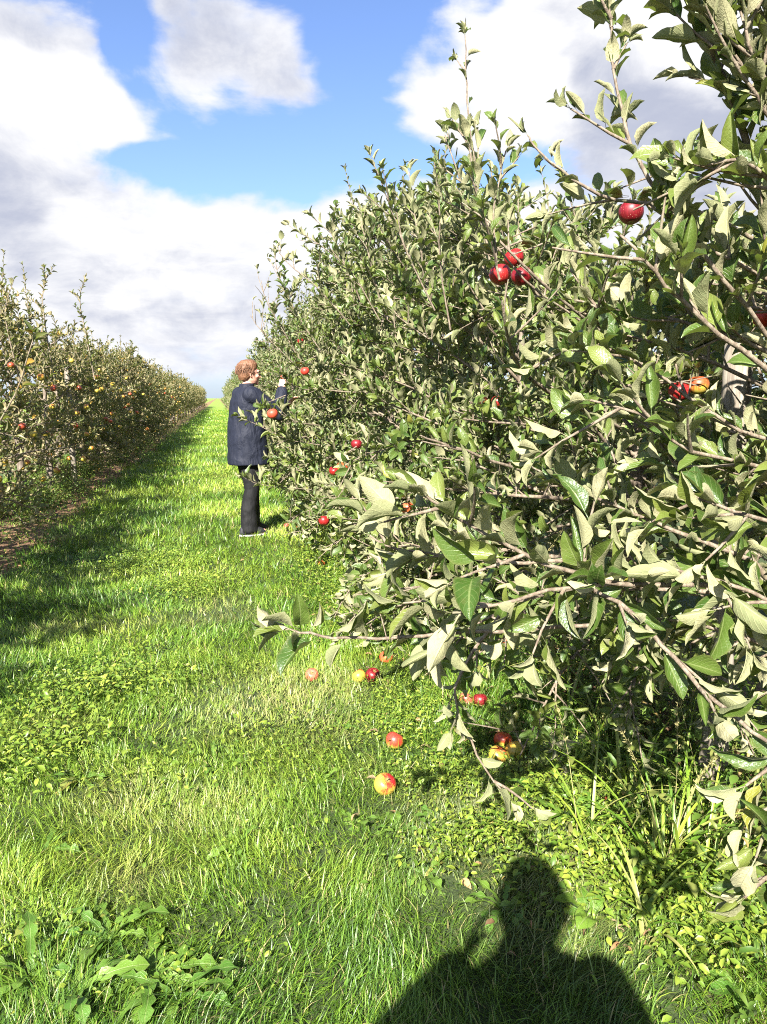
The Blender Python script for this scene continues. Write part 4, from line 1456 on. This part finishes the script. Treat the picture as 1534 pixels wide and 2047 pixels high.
def tall_grass(loc, nb, hgt, label, seed, heads=2, dirn=None, wd=.006):
    rg = random.Random(seed)
    t = thing('tall_grass', label, 'grass clump', (loc.x, loc.y, ground_height(loc.x, loc.y)), 'clumps of tall grass under the trees')
    for k in range(nb):
        a = rg.uniform(0, 6.28) if dirn is None else dirn + rg.gauss(0, .7)
        L = hgt * rg.uniform(.5, 1.2)
        d = Vector((math.cos(a) * .35, math.sin(a) * .35, 1)).normalized()
        p = Vector((rg.gauss(0, .03), rg.gauss(0, .03), 0))
        bend = rg.uniform(.08, .42)
        pts = [p.copy()]
        for i in range(11):
            p = p + d * (L / 11); pts.append(p.copy())
            d = (d + Vector((math.cos(a), math.sin(a), -.35)) * bend * (.25 + i / 9)).normalized()
            if p.z < .01: p.z = .01
        ribbon(pts, wd * rg.uniform(.45, 1.25), 'blade', M_GRASS, t, rnd=rg.uniform(.15, .85), dry=max(0, rg.uniform(-.9, .7)))
    for k in range(heads):
        a = rg.uniform(0, 6.28)
        p = Vector((rg.gauss(0, .03), rg.gauss(0, .03), 0)); L = hgt * rg.uniform(1.0, 1.35)
        d = Vector((math.cos(a) * .25, math.sin(a) * .25, 1)).normalized()
        pts = [p.copy()]
        for i in range(8):
            p = p + d * (L / 8); pts.append(p.copy()); d = (d + rvec(rg) * .05 + Vector((math.cos(a) * .05, math.sin(a) * .05, 0))).normalized()
        v, f = tubes([(pts, [.0016 - .0001 * i for i in range(9)])], 4)
        st = link('stalk', mesh_np('stalk', v, [f], M_STRAW), t)
        # seed head: little spikelets round the top third
        L_ = []
        for m in range(46):
            u = rg.uniform(.70, 1.0); i = min(7, int(u * 8)); q = pts[i].lerp(pts[i + 1], u * 8 - i)
            rd = rvec(rg); dd = (pts[i + 1] - pts[i]).normalized() * .8 + rd * .6
            q = q + rd * .012 * (1.1 - u)
            L_.append((*q, *dd, *rvec(rg), .013 * rg.uniform(.7, 1.2)))
        link('seed_head', join_leaves('seed_head', L_, T_SPK, M_STRAW, np.random.RandomState(k)), st)
    return t


M_STRAW = simple_mat('dry_grass_stalk', (.36, .30, .14), .7, .3, None, ((.22, .22, .08), 30))
T_SPK = [leaf_template(2, 2, width=.2, fold=.5, curl=.2, roll=0, wave=0, pet=0, seed=3, kind='oval')]
TG = [(1330, 1740, 22, .50, 'big clump of tall arching grass with pale stalks in the sunny gap under the tree', 3), (1400, 1640, 16, .55, 'upright grass clump in the dark behind the big clump', 2),
      (1170, 1700, 10, .36, 'loose grass clump with a long blade arching toward the lawn', 1), (1210, 1480, 14, .55, 'grass clump with seed heads below the low bough', 3), (1130, 1440, 10, .50, 'thin grass clump in the shade beside the fallen heap', 1),
      (1290, 1870, 10, .30, 'broad bladed grass tuft at the foot of the picture near the trees', 0), (1480, 1500, 14, .6, 'tall grass clump at the picture edge in deep shade', 2), (1060, 1290, 10, .5, 'tall grass growing up behind the large round leaf', 1),
      (1360, 1500, 12, .55, 'dim grass clump between two bright ones under the boughs', 2), (1250, 1600, 14, .45, 'pale green grass clump leaning toward the lawn at the light edge of the shade', 1), (1440, 1760, 14, .4, 'grass clump under the hanging leaves at the picture edge', 1), (1130, 1560, 9, .3, 'short grass tuft beside the fallen heap of apples', 0), (1000, 1130, 8, .8, 'long grass blades growing up through the low boughs of the second tree', 2)]
for k, (px, py, nb, h, lab, hd) in enumerate(TG):
    g = G(px, py) if py > 1140 else Vector((1.15, 3.2, 0))
    tall_grass(g, nb, h, lab, 60 + k, hd)


# dead leaves and chips
def litter():
    rs = np.random.RandomState(8)
    L = []
    for k in range(2600):
        if rs.uniform() < .6:
            x = LX + .35 + rs.normal(0, .35); y = rs.uniform(3, 22)
        else:
            x = rs.normal(1.25, .35); y = rs.uniform(1.5, 9)
        a = rs.uniform(0, 6.28)
        L.append((x, y, ground_height(x, y) + rs.uniform(.005, .03), math.cos(a), math.sin(a), rs.normal(0, .15), rs.normal(0, .4), rs.normal(0, .4), 1, rs.uniform(.02, .06)))
    m = leaf_material('dead_leaf', [(0, (.10, .055, .025)), (.5, (.24, .13, .06)), (1, (.38, .25, .12))], [(0, (.2, .13, .07)), (1, (.42, .31, .18))], (.4, .3, .08), .9, veins=False, trans=.08, gloss=.7)
    o = link('leaf_litter', join_leaves('leaf_litter', L, T1, m, rs))
    tag(o, 'brown dead leaves scattered on the bare strips under the trees', 'dead leaves', kind='stuff')


litter()


# ------------------------------------------------------------------ people
class Solid:
    """closed lumps that a voxel remesh welds into one continuous surface"""
    def __init__(self):
        self.bm = bmesh.new()

    def loft(self, secs, n=24, power=2.0):
        """secs: (centre, x-axis vec, y-axis vec)"""
        rings = []
        for c, ax, ay in secs:
            c, ax, ay = Vector(c), Vector(ax), Vector(ay)
            ring = []
            for j in range(n):
                a = 2 * math.pi * j / n
                ca, sa = math.cos(a), math.sin(a)
                k = (abs(ca) ** power + abs(sa) ** power) ** (-1 / power)
                ring.append(self.bm.verts.new(c + ax * ca * k + ay * sa * k))
            rings.append(ring)
        for a, b in zip(rings[:-1], rings[1:]):
            for j in range(n):
                self.bm.faces.new((a[j], a[(j + 1) % n], b[(j + 1) % n], b[j]))
        self.bm.faces.new(list(reversed(rings[0]))); self.bm.faces.new(rings[-1])

    def limb(self, pts, rad, n=16, flat=1.0):
        """tapered limb with rounded ends"""
        pts = [Vector(p) for p in pts]
        P_, R_ = [], []
        d0 = (pts[0] - pts[1]).normalized(); d1 = (pts[-1] - pts[-2]).normalized()
        for a in (.95, .7, .35):
            P_.append(pts[0] + d0 * rad[0] * a); R_.append(rad[0] * math.sqrt(1 - a * a))
        for p, r in zip(pts, rad): P_.append(p); R_.append(r)
        for a in (.35, .7, .95):
            P_.append(pts[-1] + d1 * rad[-1] * a); R_.append(rad[-1] * math.sqrt(1 - a * a))
        secs = []
        for i, (p, r) in enumerate(zip(P_, R_)):
            d = (P_[min(i + 1, len(P_) - 1)] - P_[max(0, i - 1)]).normalized()
            ref = Vector((0, 1, 0)) if abs(d.y) < .8 else Vector((1, 0, 0))
            s = d.cross(ref).normalized(); u = d.cross(s)
            secs.append((p, s * r, u * r * flat))
        self.loft(secs, n)

    def ball(self, c, r, n=16):
        c = Vector(c)
        secs = []
        for i in range(9):
            t = math.pi * (i + .35) / 8.7
            secs.append((c + Vector((0, 0, -r[2] * math.cos(t))), (r[0] * math.sin(t), 0, 0), (0, r[1] * math.sin(t), 0)))
        self.loft(secs, n)

    def done(self, name, mat, parent, voxel, smooth=4, disp=None):
        me = bpy.data.meshes.new(name)
        bmesh.ops.recalc_face_normals(self.bm, faces=self.bm.faces)
        self.bm.to_mesh(me); self.bm.free()
        me.materials.append(mat)
        o = link(name, me, parent)
        m = o.modifiers.new('weld', 'REMESH'); m.mode = 'VOXEL'; m.voxel_size = voxel; m.use_smooth_shade = True
        if smooth:
            s = o.modifiers.new('soft', 'SMOOTH'); s.iterations = smooth; s.factor = .5
        if disp:
            tx = bpy.data.textures.new(name + '_folds', 'CLOUDS'); tx.noise_scale = disp[0]; tx.noise_depth = 2
            dm = o.modifiers.new('folds', 'DISPLACE'); dm.texture = tx; dm.strength = disp[1]; dm.mid_level = .5
        return o


M_SKIN = simple_mat('skin', (.60, .30, .21), .5, .4, None, ((.66, .36, .27), 20))
M_COAT = simple_mat('navy_coat_cloth', (.006, .008, .017), .7, .3, (5, .8, .04, (1.8, 1.8, .8)), ((.011, .014, .028), 6))
M_TROUS = simple_mat('black_trouser_cloth', (.006, .006, .007), .75, .3, (14, .5, .02, (1.5, 1.5, .4)))
M_HAIR = simple_mat('reddish_blond_hair', (.10, .042, .022), .5, .5, (70, .9, .012, (1, 1, .35)), ((.22, .105, .05), 40))
M_SHOE = simple_mat('dark_shoe_leather', (.02, .02, .025), .5)
M_SOLE = simple_mat('white_shoe_sole', (.5, .5, .48), .6)
M_GLASS = simple_mat('dark_glasses_frame', (.03, .012, .01), .3)
M_LENS = simple_mat('glasses_lens', (.5, .5, .5), .08)
M_CUFF = simple_mat('pale_cuff_cloth', (.75, .73, .68), .8)


def hand(S, wrist, d, palmn, side, curl=.6, scale=1.0):
    """palm and five separate fingers; d = direction of the fingers, palmn = palm normal"""
    d = Vector(d).normalized(); n = Vector(palmn).normalized(); s = d.cross(n).normalized() * side
    k = scale
    c0 = Vector(wrist)
    S.loft([(c0 - d * .01 * k, s * .024 * k, n * .017 * k), (c0 + d * .03 * k, s * .036 * k, n * .016 * k), (c0 + d * .075 * k, s * .041 * k, n * .013 * k), (c0 + d * .088 * k, s * .037 * k, n * .010 * k)], 14)
    for i, (off, L) in enumerate(((-.030, .072), (-.010, .080), (.011, .075), (.030, .058))):
        p = c0 + d * .080 * k + s * off * k
        pts = [p - d * .015 * k, p]; dd = d.copy()
        for j, seg in enumerate((.45, .32, .23)):
            ang = curl * (.7 + .35 * j)
            dd = (dd * math.cos(ang * .6) + n * math.sin(ang * .6)).normalized()
            p = p + dd * L * seg * k; pts.append(p)
        S.limb(pts, [.0088 * k, .0088 * k, .0082 * k, .0075 * k, .0066 * k], 10)
    p = c0 + d * .022 * k - s * .030 * k
    dd = (d * .75 - s * .55 + n * .45).normalized()
    p2 = p + dd * .034 * k; dd2 = (dd * .8 + n * .5 + s * .25).normalized()
    S.limb([p, p2, p2 + dd2 * .028 * k], [.0125 * k, .0098 * k, .0078 * k], 10)


def build_person(name, label, loc, rz, pose):
    """local axes: +x the way the person faces, +y their left, z up; 1.76 m tall"""
    t = thing(name, label, 'person', loc, None, rz)
    sh_r, sh_l = Vector((-.01, -.175, 1.43)), Vector((-.01, .175, 1.43))
    er, wr, el_, wl = [Vector(v) for v in pose['arms']]
    # body: one continuous surface
    S = Solid()
    hx = .035
    S.loft([((-.01, 0, .86), (.115, 0, 0), (0, .165, 0)), ((-.01, 0, 1.0), (.11, 0, 0), (0, .15, 0)), ((0, 0, 1.15), (.115, 0, 0), (0, .15, 0)),
            ((0, 0, 1.32), (.11, 0, 0), (0, .17, 0)), ((-.005, 0, 1.42), (.085, 0, 0), (0, .165, 0)), ((-.005, 0, 1.47), (.06, 0, 0), (0, .09, 0))], 20)
    S.limb([(-.01, 0, 1.44), (.005, 0, 1.50), (.02, 0, 1.57)], [.062, .055, .054])
    # head
    S.loft([((hx + .022, 0, 1.535), (.035, 0, 0), (0, .03, 0)), ((hx + .018, 0, 1.55), (.062, 0, 0), (0, .048, 0)), ((hx + .008, 0, 1.575), (.078, 0, 0), (0, .062, 0)),
            ((hx, 0, 1.61), (.091, 0, 0), (0, .070, 0)), ((hx - .004, 0, 1.65), (.097, 0, 0), (0, .075, 0)), ((hx - .008, 0, 1.69), (.095, 0, 0), (0, .076, 0)),
            ((hx - .010, 0, 1.725), (.080, 0, 0), (0, .064, 0)), ((hx - .010, 0, 1.748), (.05, 0, 0), (0, .04, 0)), ((hx - .010, 0, 1.756), (.018, 0, 0), (0, .015, 0))], 22)
    S.limb([(hx + .088, 0, 1.662), (hx + .102, 0, 1.635), (hx + .110, 0, 1.615)], [.009, .011, .014], 10)          # nose
    S.ball((hx + .105, 0, 1.606), (.012, .017, .009), 10)
    S.limb([(hx + .086, -.022, 1.582), (hx + .094, 0, 1.583), (hx + .086, .022, 1.582)], [.006, .008, .006], 8)      # lips
    S.limb([(hx + .082, -.020, 1.573), (hx + .090, 0, 1.572), (hx + .082, .020, 1.573)], [.006, .008, .006], 8)
    S.ball((hx + .075, 0, 1.548), (.022, .024, .018), 10)                                                              # chin
    S.limb([(hx + .078, -.048, 1.668), (hx + .094, -.02, 1.673), (hx + .094, .02, 1.673), (hx + .078, .048, 1.668)], [.009, .011, .011, .009], 8)   # brow
    for s in (-1, 1):
        S.ball((hx + .062, s * .046, 1.62), (.026, .02, .022), 10)                                                     # cheek
        S.limb([(hx - .012, s * .074, 1.655), (hx - .020, s * .083, 1.645), (hx - .016, s * .080, 1.622), (hx - .006, s * .076, 1.610)], [.008, .010, .009, .007], 8)   # ear
    for shd, e, w_, s in ((sh_r, er, wr, -1), (sh_l, el_, wl, 1)):
        S.limb([shd, shd.lerp(e, .5), e], [.056, .048, .040])
        S.limb([e, e.lerp(w_, .35), w_], [.041, .039, .027])
        hd = pose['hands'][0 if s < 0 else 1]
        hand(S, w_ + (w_ - e).normalized() * .02, hd[0], hd[1], s, curl=hd[2])
    for s in (-1, 1):
        x0, x1 = pose['feet'][0 if s < 0 else 1]
        S.limb([(-.01, s * .085, .88), (x0 * .5 + .01, s * .09, .66), (x0 + .02, s * .092, .48)], [.092, .078, .056])
        S.limb([(x0 + .02, s * .092, .48), (x1 * .5 + x0 * .5 - .005, s * .094, .32), (x1, s * .097, .09)], [.056, .055, .037])
        S.limb([(x1 - .02, s * .097, .055), (x1 + .08, s * .102, .05), (x1 + .16, s * .105, .035)], [.034, .034, .026])
    S.done('body', M_SKIN, t, .0052, 1)
    for s in (-1, 1):   # eyes
        b = bmesh.new(); bmesh.ops.create_uvsphere(b, u_segments=12, v_segments=8, radius=.0115)
        me = bpy.data.meshes.new('eye'); b.to_mesh(me); b.free(); me.materials.append(M_SOLE)
        link('eye', me, t, (hx + .080, s * .031, 1.652))
        b = bmesh.new(); bmesh.ops.create_uvsphere(b, u_segments=10, v_segments=6, radius=.006)
        me = bpy.data.meshes.new('iris'); b.to_mesh(me); b.free(); me.materials.append(M_GLASS)
        link('iris', me, t, (hx + .0885, s * .031, 1.652))
    # trousers
    S = Solid()
    S.loft([((-.015, 0, .74), (.125, 0, 0), (0, .17, 0)), ((-.015, 0, .85), (.13, 0, 0), (0, .178, 0)), ((-.01, 0, 1.0), (.125, 0, 0), (0, .165, 0))], 20)
    for s in (-1, 1):
        x0, x1 = pose['feet'][0 if s < 0 else 1]
        S.loft([((x1 + .012, s * .097, .035), (.092, 0, .0), (0, .078, 0)), ((x1 + .006, s * .096, .10), (.088, 0, 0), (0, .076, 0)), ((x1 * .6 + x0 * .4, s * .094, .28), (.086, 0, 0), (0, .076, 0)),
                ((x0 + .015, s * .092, .48), (.078, 0, 0), (0, .072, 0)), ((x0 * .5, s * .09, .66), (.098, 0, 0), (0, .084, 0)), ((-.01, s * .085, .82), (.115, 0, 0), (0, .09, 0))], 18)
    S.done('trousers', M_TROUS, t, .011, 3, (.09, .018))
    # coat
    S = Solid()
    S.loft([((0.000, 0, .73), (.205, 0, 0), (0, .225, 0)), ((-.005, 0, .80), (.200, 0, 0), (0, .222, 0)), ((-.008, 0, .95), (.192, 0, 0), (0, .215, 0)), ((-.008, 0, 1.10), (.180, 0, 0), (0, .210, 0)),
            ((-.005, 0, 1.25), (.168, 0, 0), (0, .215, 0)), ((-.008, 0, 1.36), (.150, 0, 0), (0, .215, 0)), ((-.012, 0, 1.43), (.118, 0, 0), (0, .195, 0)), ((-.008, 0, 1.475), (.09, 0, 0), (0, .13, 0)),
            ((.0, 0, 1.505), (.076, 0, 0), (0, .085, 0)), ((.006, 0, 1.545), (.072, 0, 0), (0, .076, 0))], 26, 2.3)
    for shd, e, w_ in ((sh_r, er, wr), (sh_l, el_, wl)):
        m1 = shd.lerp(e, .5)
        S.limb([shd, m1, e], [.088, .082, .072])
        S.limb([e, e.lerp(w_, .5), e.lerp(w_, .96)], [.072, .064, .054])
    S.done('coat', M_COAT, t, .010, 4, (.18, .026))
    if pose.get('cuff'):
        for e, w_ in ((er, wr),):
            S = Solid(); d = (w_ - e).normalized()
            S.limb([w_ - d * .03, w_ + d * .022], [.038, .036], 14)
            S.done('shirt_cuff', M_CUFF, t, .006, 1)
    # shoes
    for s in (-1, 1):
        x0, x1 = pose['feet'][0 if s < 0 else 1]
        S = Solid()
        S.loft([((x1 + .045, s * .101, .022), (.150, 0, 0), (0, .046, 0)), ((x1 + .045, s * .101, .045), (.147, 0, 0), (0, .045, 0)), ((x1 + .02, s * .100, .075), (.115, 0, 0), (0, .042, 0)), ((x1 - .01, s * .098, .11), (.065, 0, 0), (0, .038, 0))], 22, 2.3)
        sh = S.done('shoe', M_SHOE, t, .007, 2)
        S = Solid()
        S.loft([((x1 + .046, s * .101, .0), (.150, 0, 0), (0, .048, 0)), ((x1 + .046, s * .101, .014), (.152, 0, 0), (0, .049, 0))], 22, 2.3)
        me = bpy.data.meshes.new('sole'); S.bm.to_mesh(me); S.bm.free(); me.materials.append(M_SOLE)
        link('sole', me, sh)
    # hair: cap plus locks
    S = Solid()
    S.loft([((hx - .062, 0, 1.575), (.040, 0, 0), (0, .056, 0)), ((hx - .050, 0, 1.605), (.064, 0, 0), (0, .080, 0)), ((hx - .036, 0, 1.65), (.086, 0, 0), (0, .091, 0)), ((hx - .022, 0, 1.70), (.101, 0, 0), (0, .092, 0)),
            ((hx - .012, 0, 1.745), (.098, 0, 0), (0, .080, 0)), ((hx - .012, 0, 1.775), (.068, 0, 0), (0, .055, 0)), ((hx - .012, 0, 1.785), (.03, 0, 0), (0, .02, 0))], 22)
    hr = S.done('hair', M_HAIR, t, .007, 2, (.03, .008))
    rg = random.Random(5)
    lst = []
    for k in range(1500):
        a = rg.uniform(-2.6, 2.6) + math.pi; zz = rg.uniform(0, 1)
        th = rg.uniform(.05, 1.75)
        n_ = Vector((math.cos(a) * math.sin(th), math.sin(a) * math.sin(th), math.cos(th)))
        if n_.x > .45 and n_.z < .75: continue
        p = Vector((hx - .022, 0, 1.685)) + Vector((n_.x * .095, n_.y * .088, n_.z * .094))
        d = (n_ * .22 + Vector((-.6, 0, -.8)) + rvec(rg) * .45).normalized()
        pts = [p, p + d * .018 + n_ * .003, p + d * .034 + Vector((0, 0, -.012)) + rvec(rg) * .006]
        lst.append((pts, [.0026, .002, .0004]))
    v_, f_ = tubes(lst, 4)
    tag(link('hair_locks', mesh_np('hair_locks', v_, [f_], M_HAIR), hr), kind='stuff')
    if pose.get('glasses'):
        g = None
        for s in (-1, 1):
            pts = [(hx + .103 + .002 * math.cos(a), s * (.033 + .023 * math.cos(a)), 1.650 + .019 * math.sin(a)) for a in [2 * math.pi * k / 14 for k in range(15)]]
            v_, f_ = tubes([(pts, [.0022] * 15), ([(hx + .100, s * .056, 1.655), (hx + .04, s * .078, 1.657), (hx - .015, s * .083, 1.655)], [.0022] * 3)], 6)
            link('glasses_frame', mesh_np('glasses_frame', v_, [f_], M_GLASS), t)
        v_, f_ = tubes([([(hx + .104, -.011, 1.655), (hx + .107, 0, 1.658), (hx + .104, .011, 1.655)], [.002] * 3)], 6)
        link('glasses_bridge', mesh_np('glasses_bridge', v_, [f_], M_GLASS), t)
    return t


pose_pick = dict(arms=((.27, -.20, 1.24), (.335, -.12, 1.475), (.27, .16, 1.20), (.46, .10, 1.30)),
                 hands=(((.12, .1, 1), (.75, .5, -.1), .75), ((.5, -.3, .8), (.5, -.6, -.2), .7)),
                 feet=((-.02, -.05), (.05, .05)), glasses=True, cuff=True)
picker = build_person('person', 'reddish blond person with glasses in a long navy coat reaching up to pick an apple', (PERSON.x, PERSON.y, ground_height(PERSON.x, PERSON.y)), R(17), pose_pick)
picker.scale = (1.0, 1.0, 1.0)
bpy.context.view_layer.update()
hw = picker.matrix_world @ Vector((.372, -.075, 1.60))
add_apple(hw, .075, (.45, .08, .03), 1.4, 'brownish red apple held in the raised hand of the person', rsA, None, up=(.3, 0, 1))

pose_phone = dict(arms=((.06, -.30, 1.20), (.17, -.13, 1.36), (.06, .30, 1.20), (.17, .13, 1.36)),
                  hands=(((.6, .35, .5), (.1, .8, .1), .6), ((.6, -.35, .5), (.1, -.8, .1), .6)), feet=((0, .0), (.02, .03)))
build_person('person', 'photographer in a dark coat, seen only as a shadow on the grass', (-.22, -.27, 0), R(90 - 12), pose_phone)

# distant trees closing the alley
rgf = random.Random(9)
for k in range(7):
    x = -30 + k * 11 + rgf.uniform(-3, 3)
    t = thing('distant_tree', 'hazy dark green broadleaf tree on the horizon past the end of the rows', 'tree', (x, 330 + rgf.uniform(-30, 40), 0), 'trees on the horizon')
    h = rgf.uniform(5, 9)
    v, f = tubes([([(0, 0, -.2), (.1, 0, h * .3), (0, 0, h * .6)], [.4, .3, .15])], 6)
    link('trunk', mesh_np('trunk', v, [f], M_BARK), t)
    L = []
    for m in range(500):
        q = rvec(rgf) * (rgf.random() ** .4)
        L.append((q.x * h * .5, q.y * h * .5, h * .62 + q.z * h * .36, *rvec(rgf), *(rvec(rgf) + Vector((0, 0, .6))), h * .13))
    tag(link('crown', join_leaves('crown', L, T2, M_LEAF_FAR, np.random.RandomState(k)), t), kind='stuff')

for nm in ('x',):
    for o in [o for o in bpy.data.objects if o.get('label') == nm]:
        for c in list(o.children): bpy.data.objects.remove(c)
        bpy.data.objects.remove(o)
print('objects', len(bpy.data.objects), 'polys', sum(len(m.polygons) for m in bpy.data.meshes))
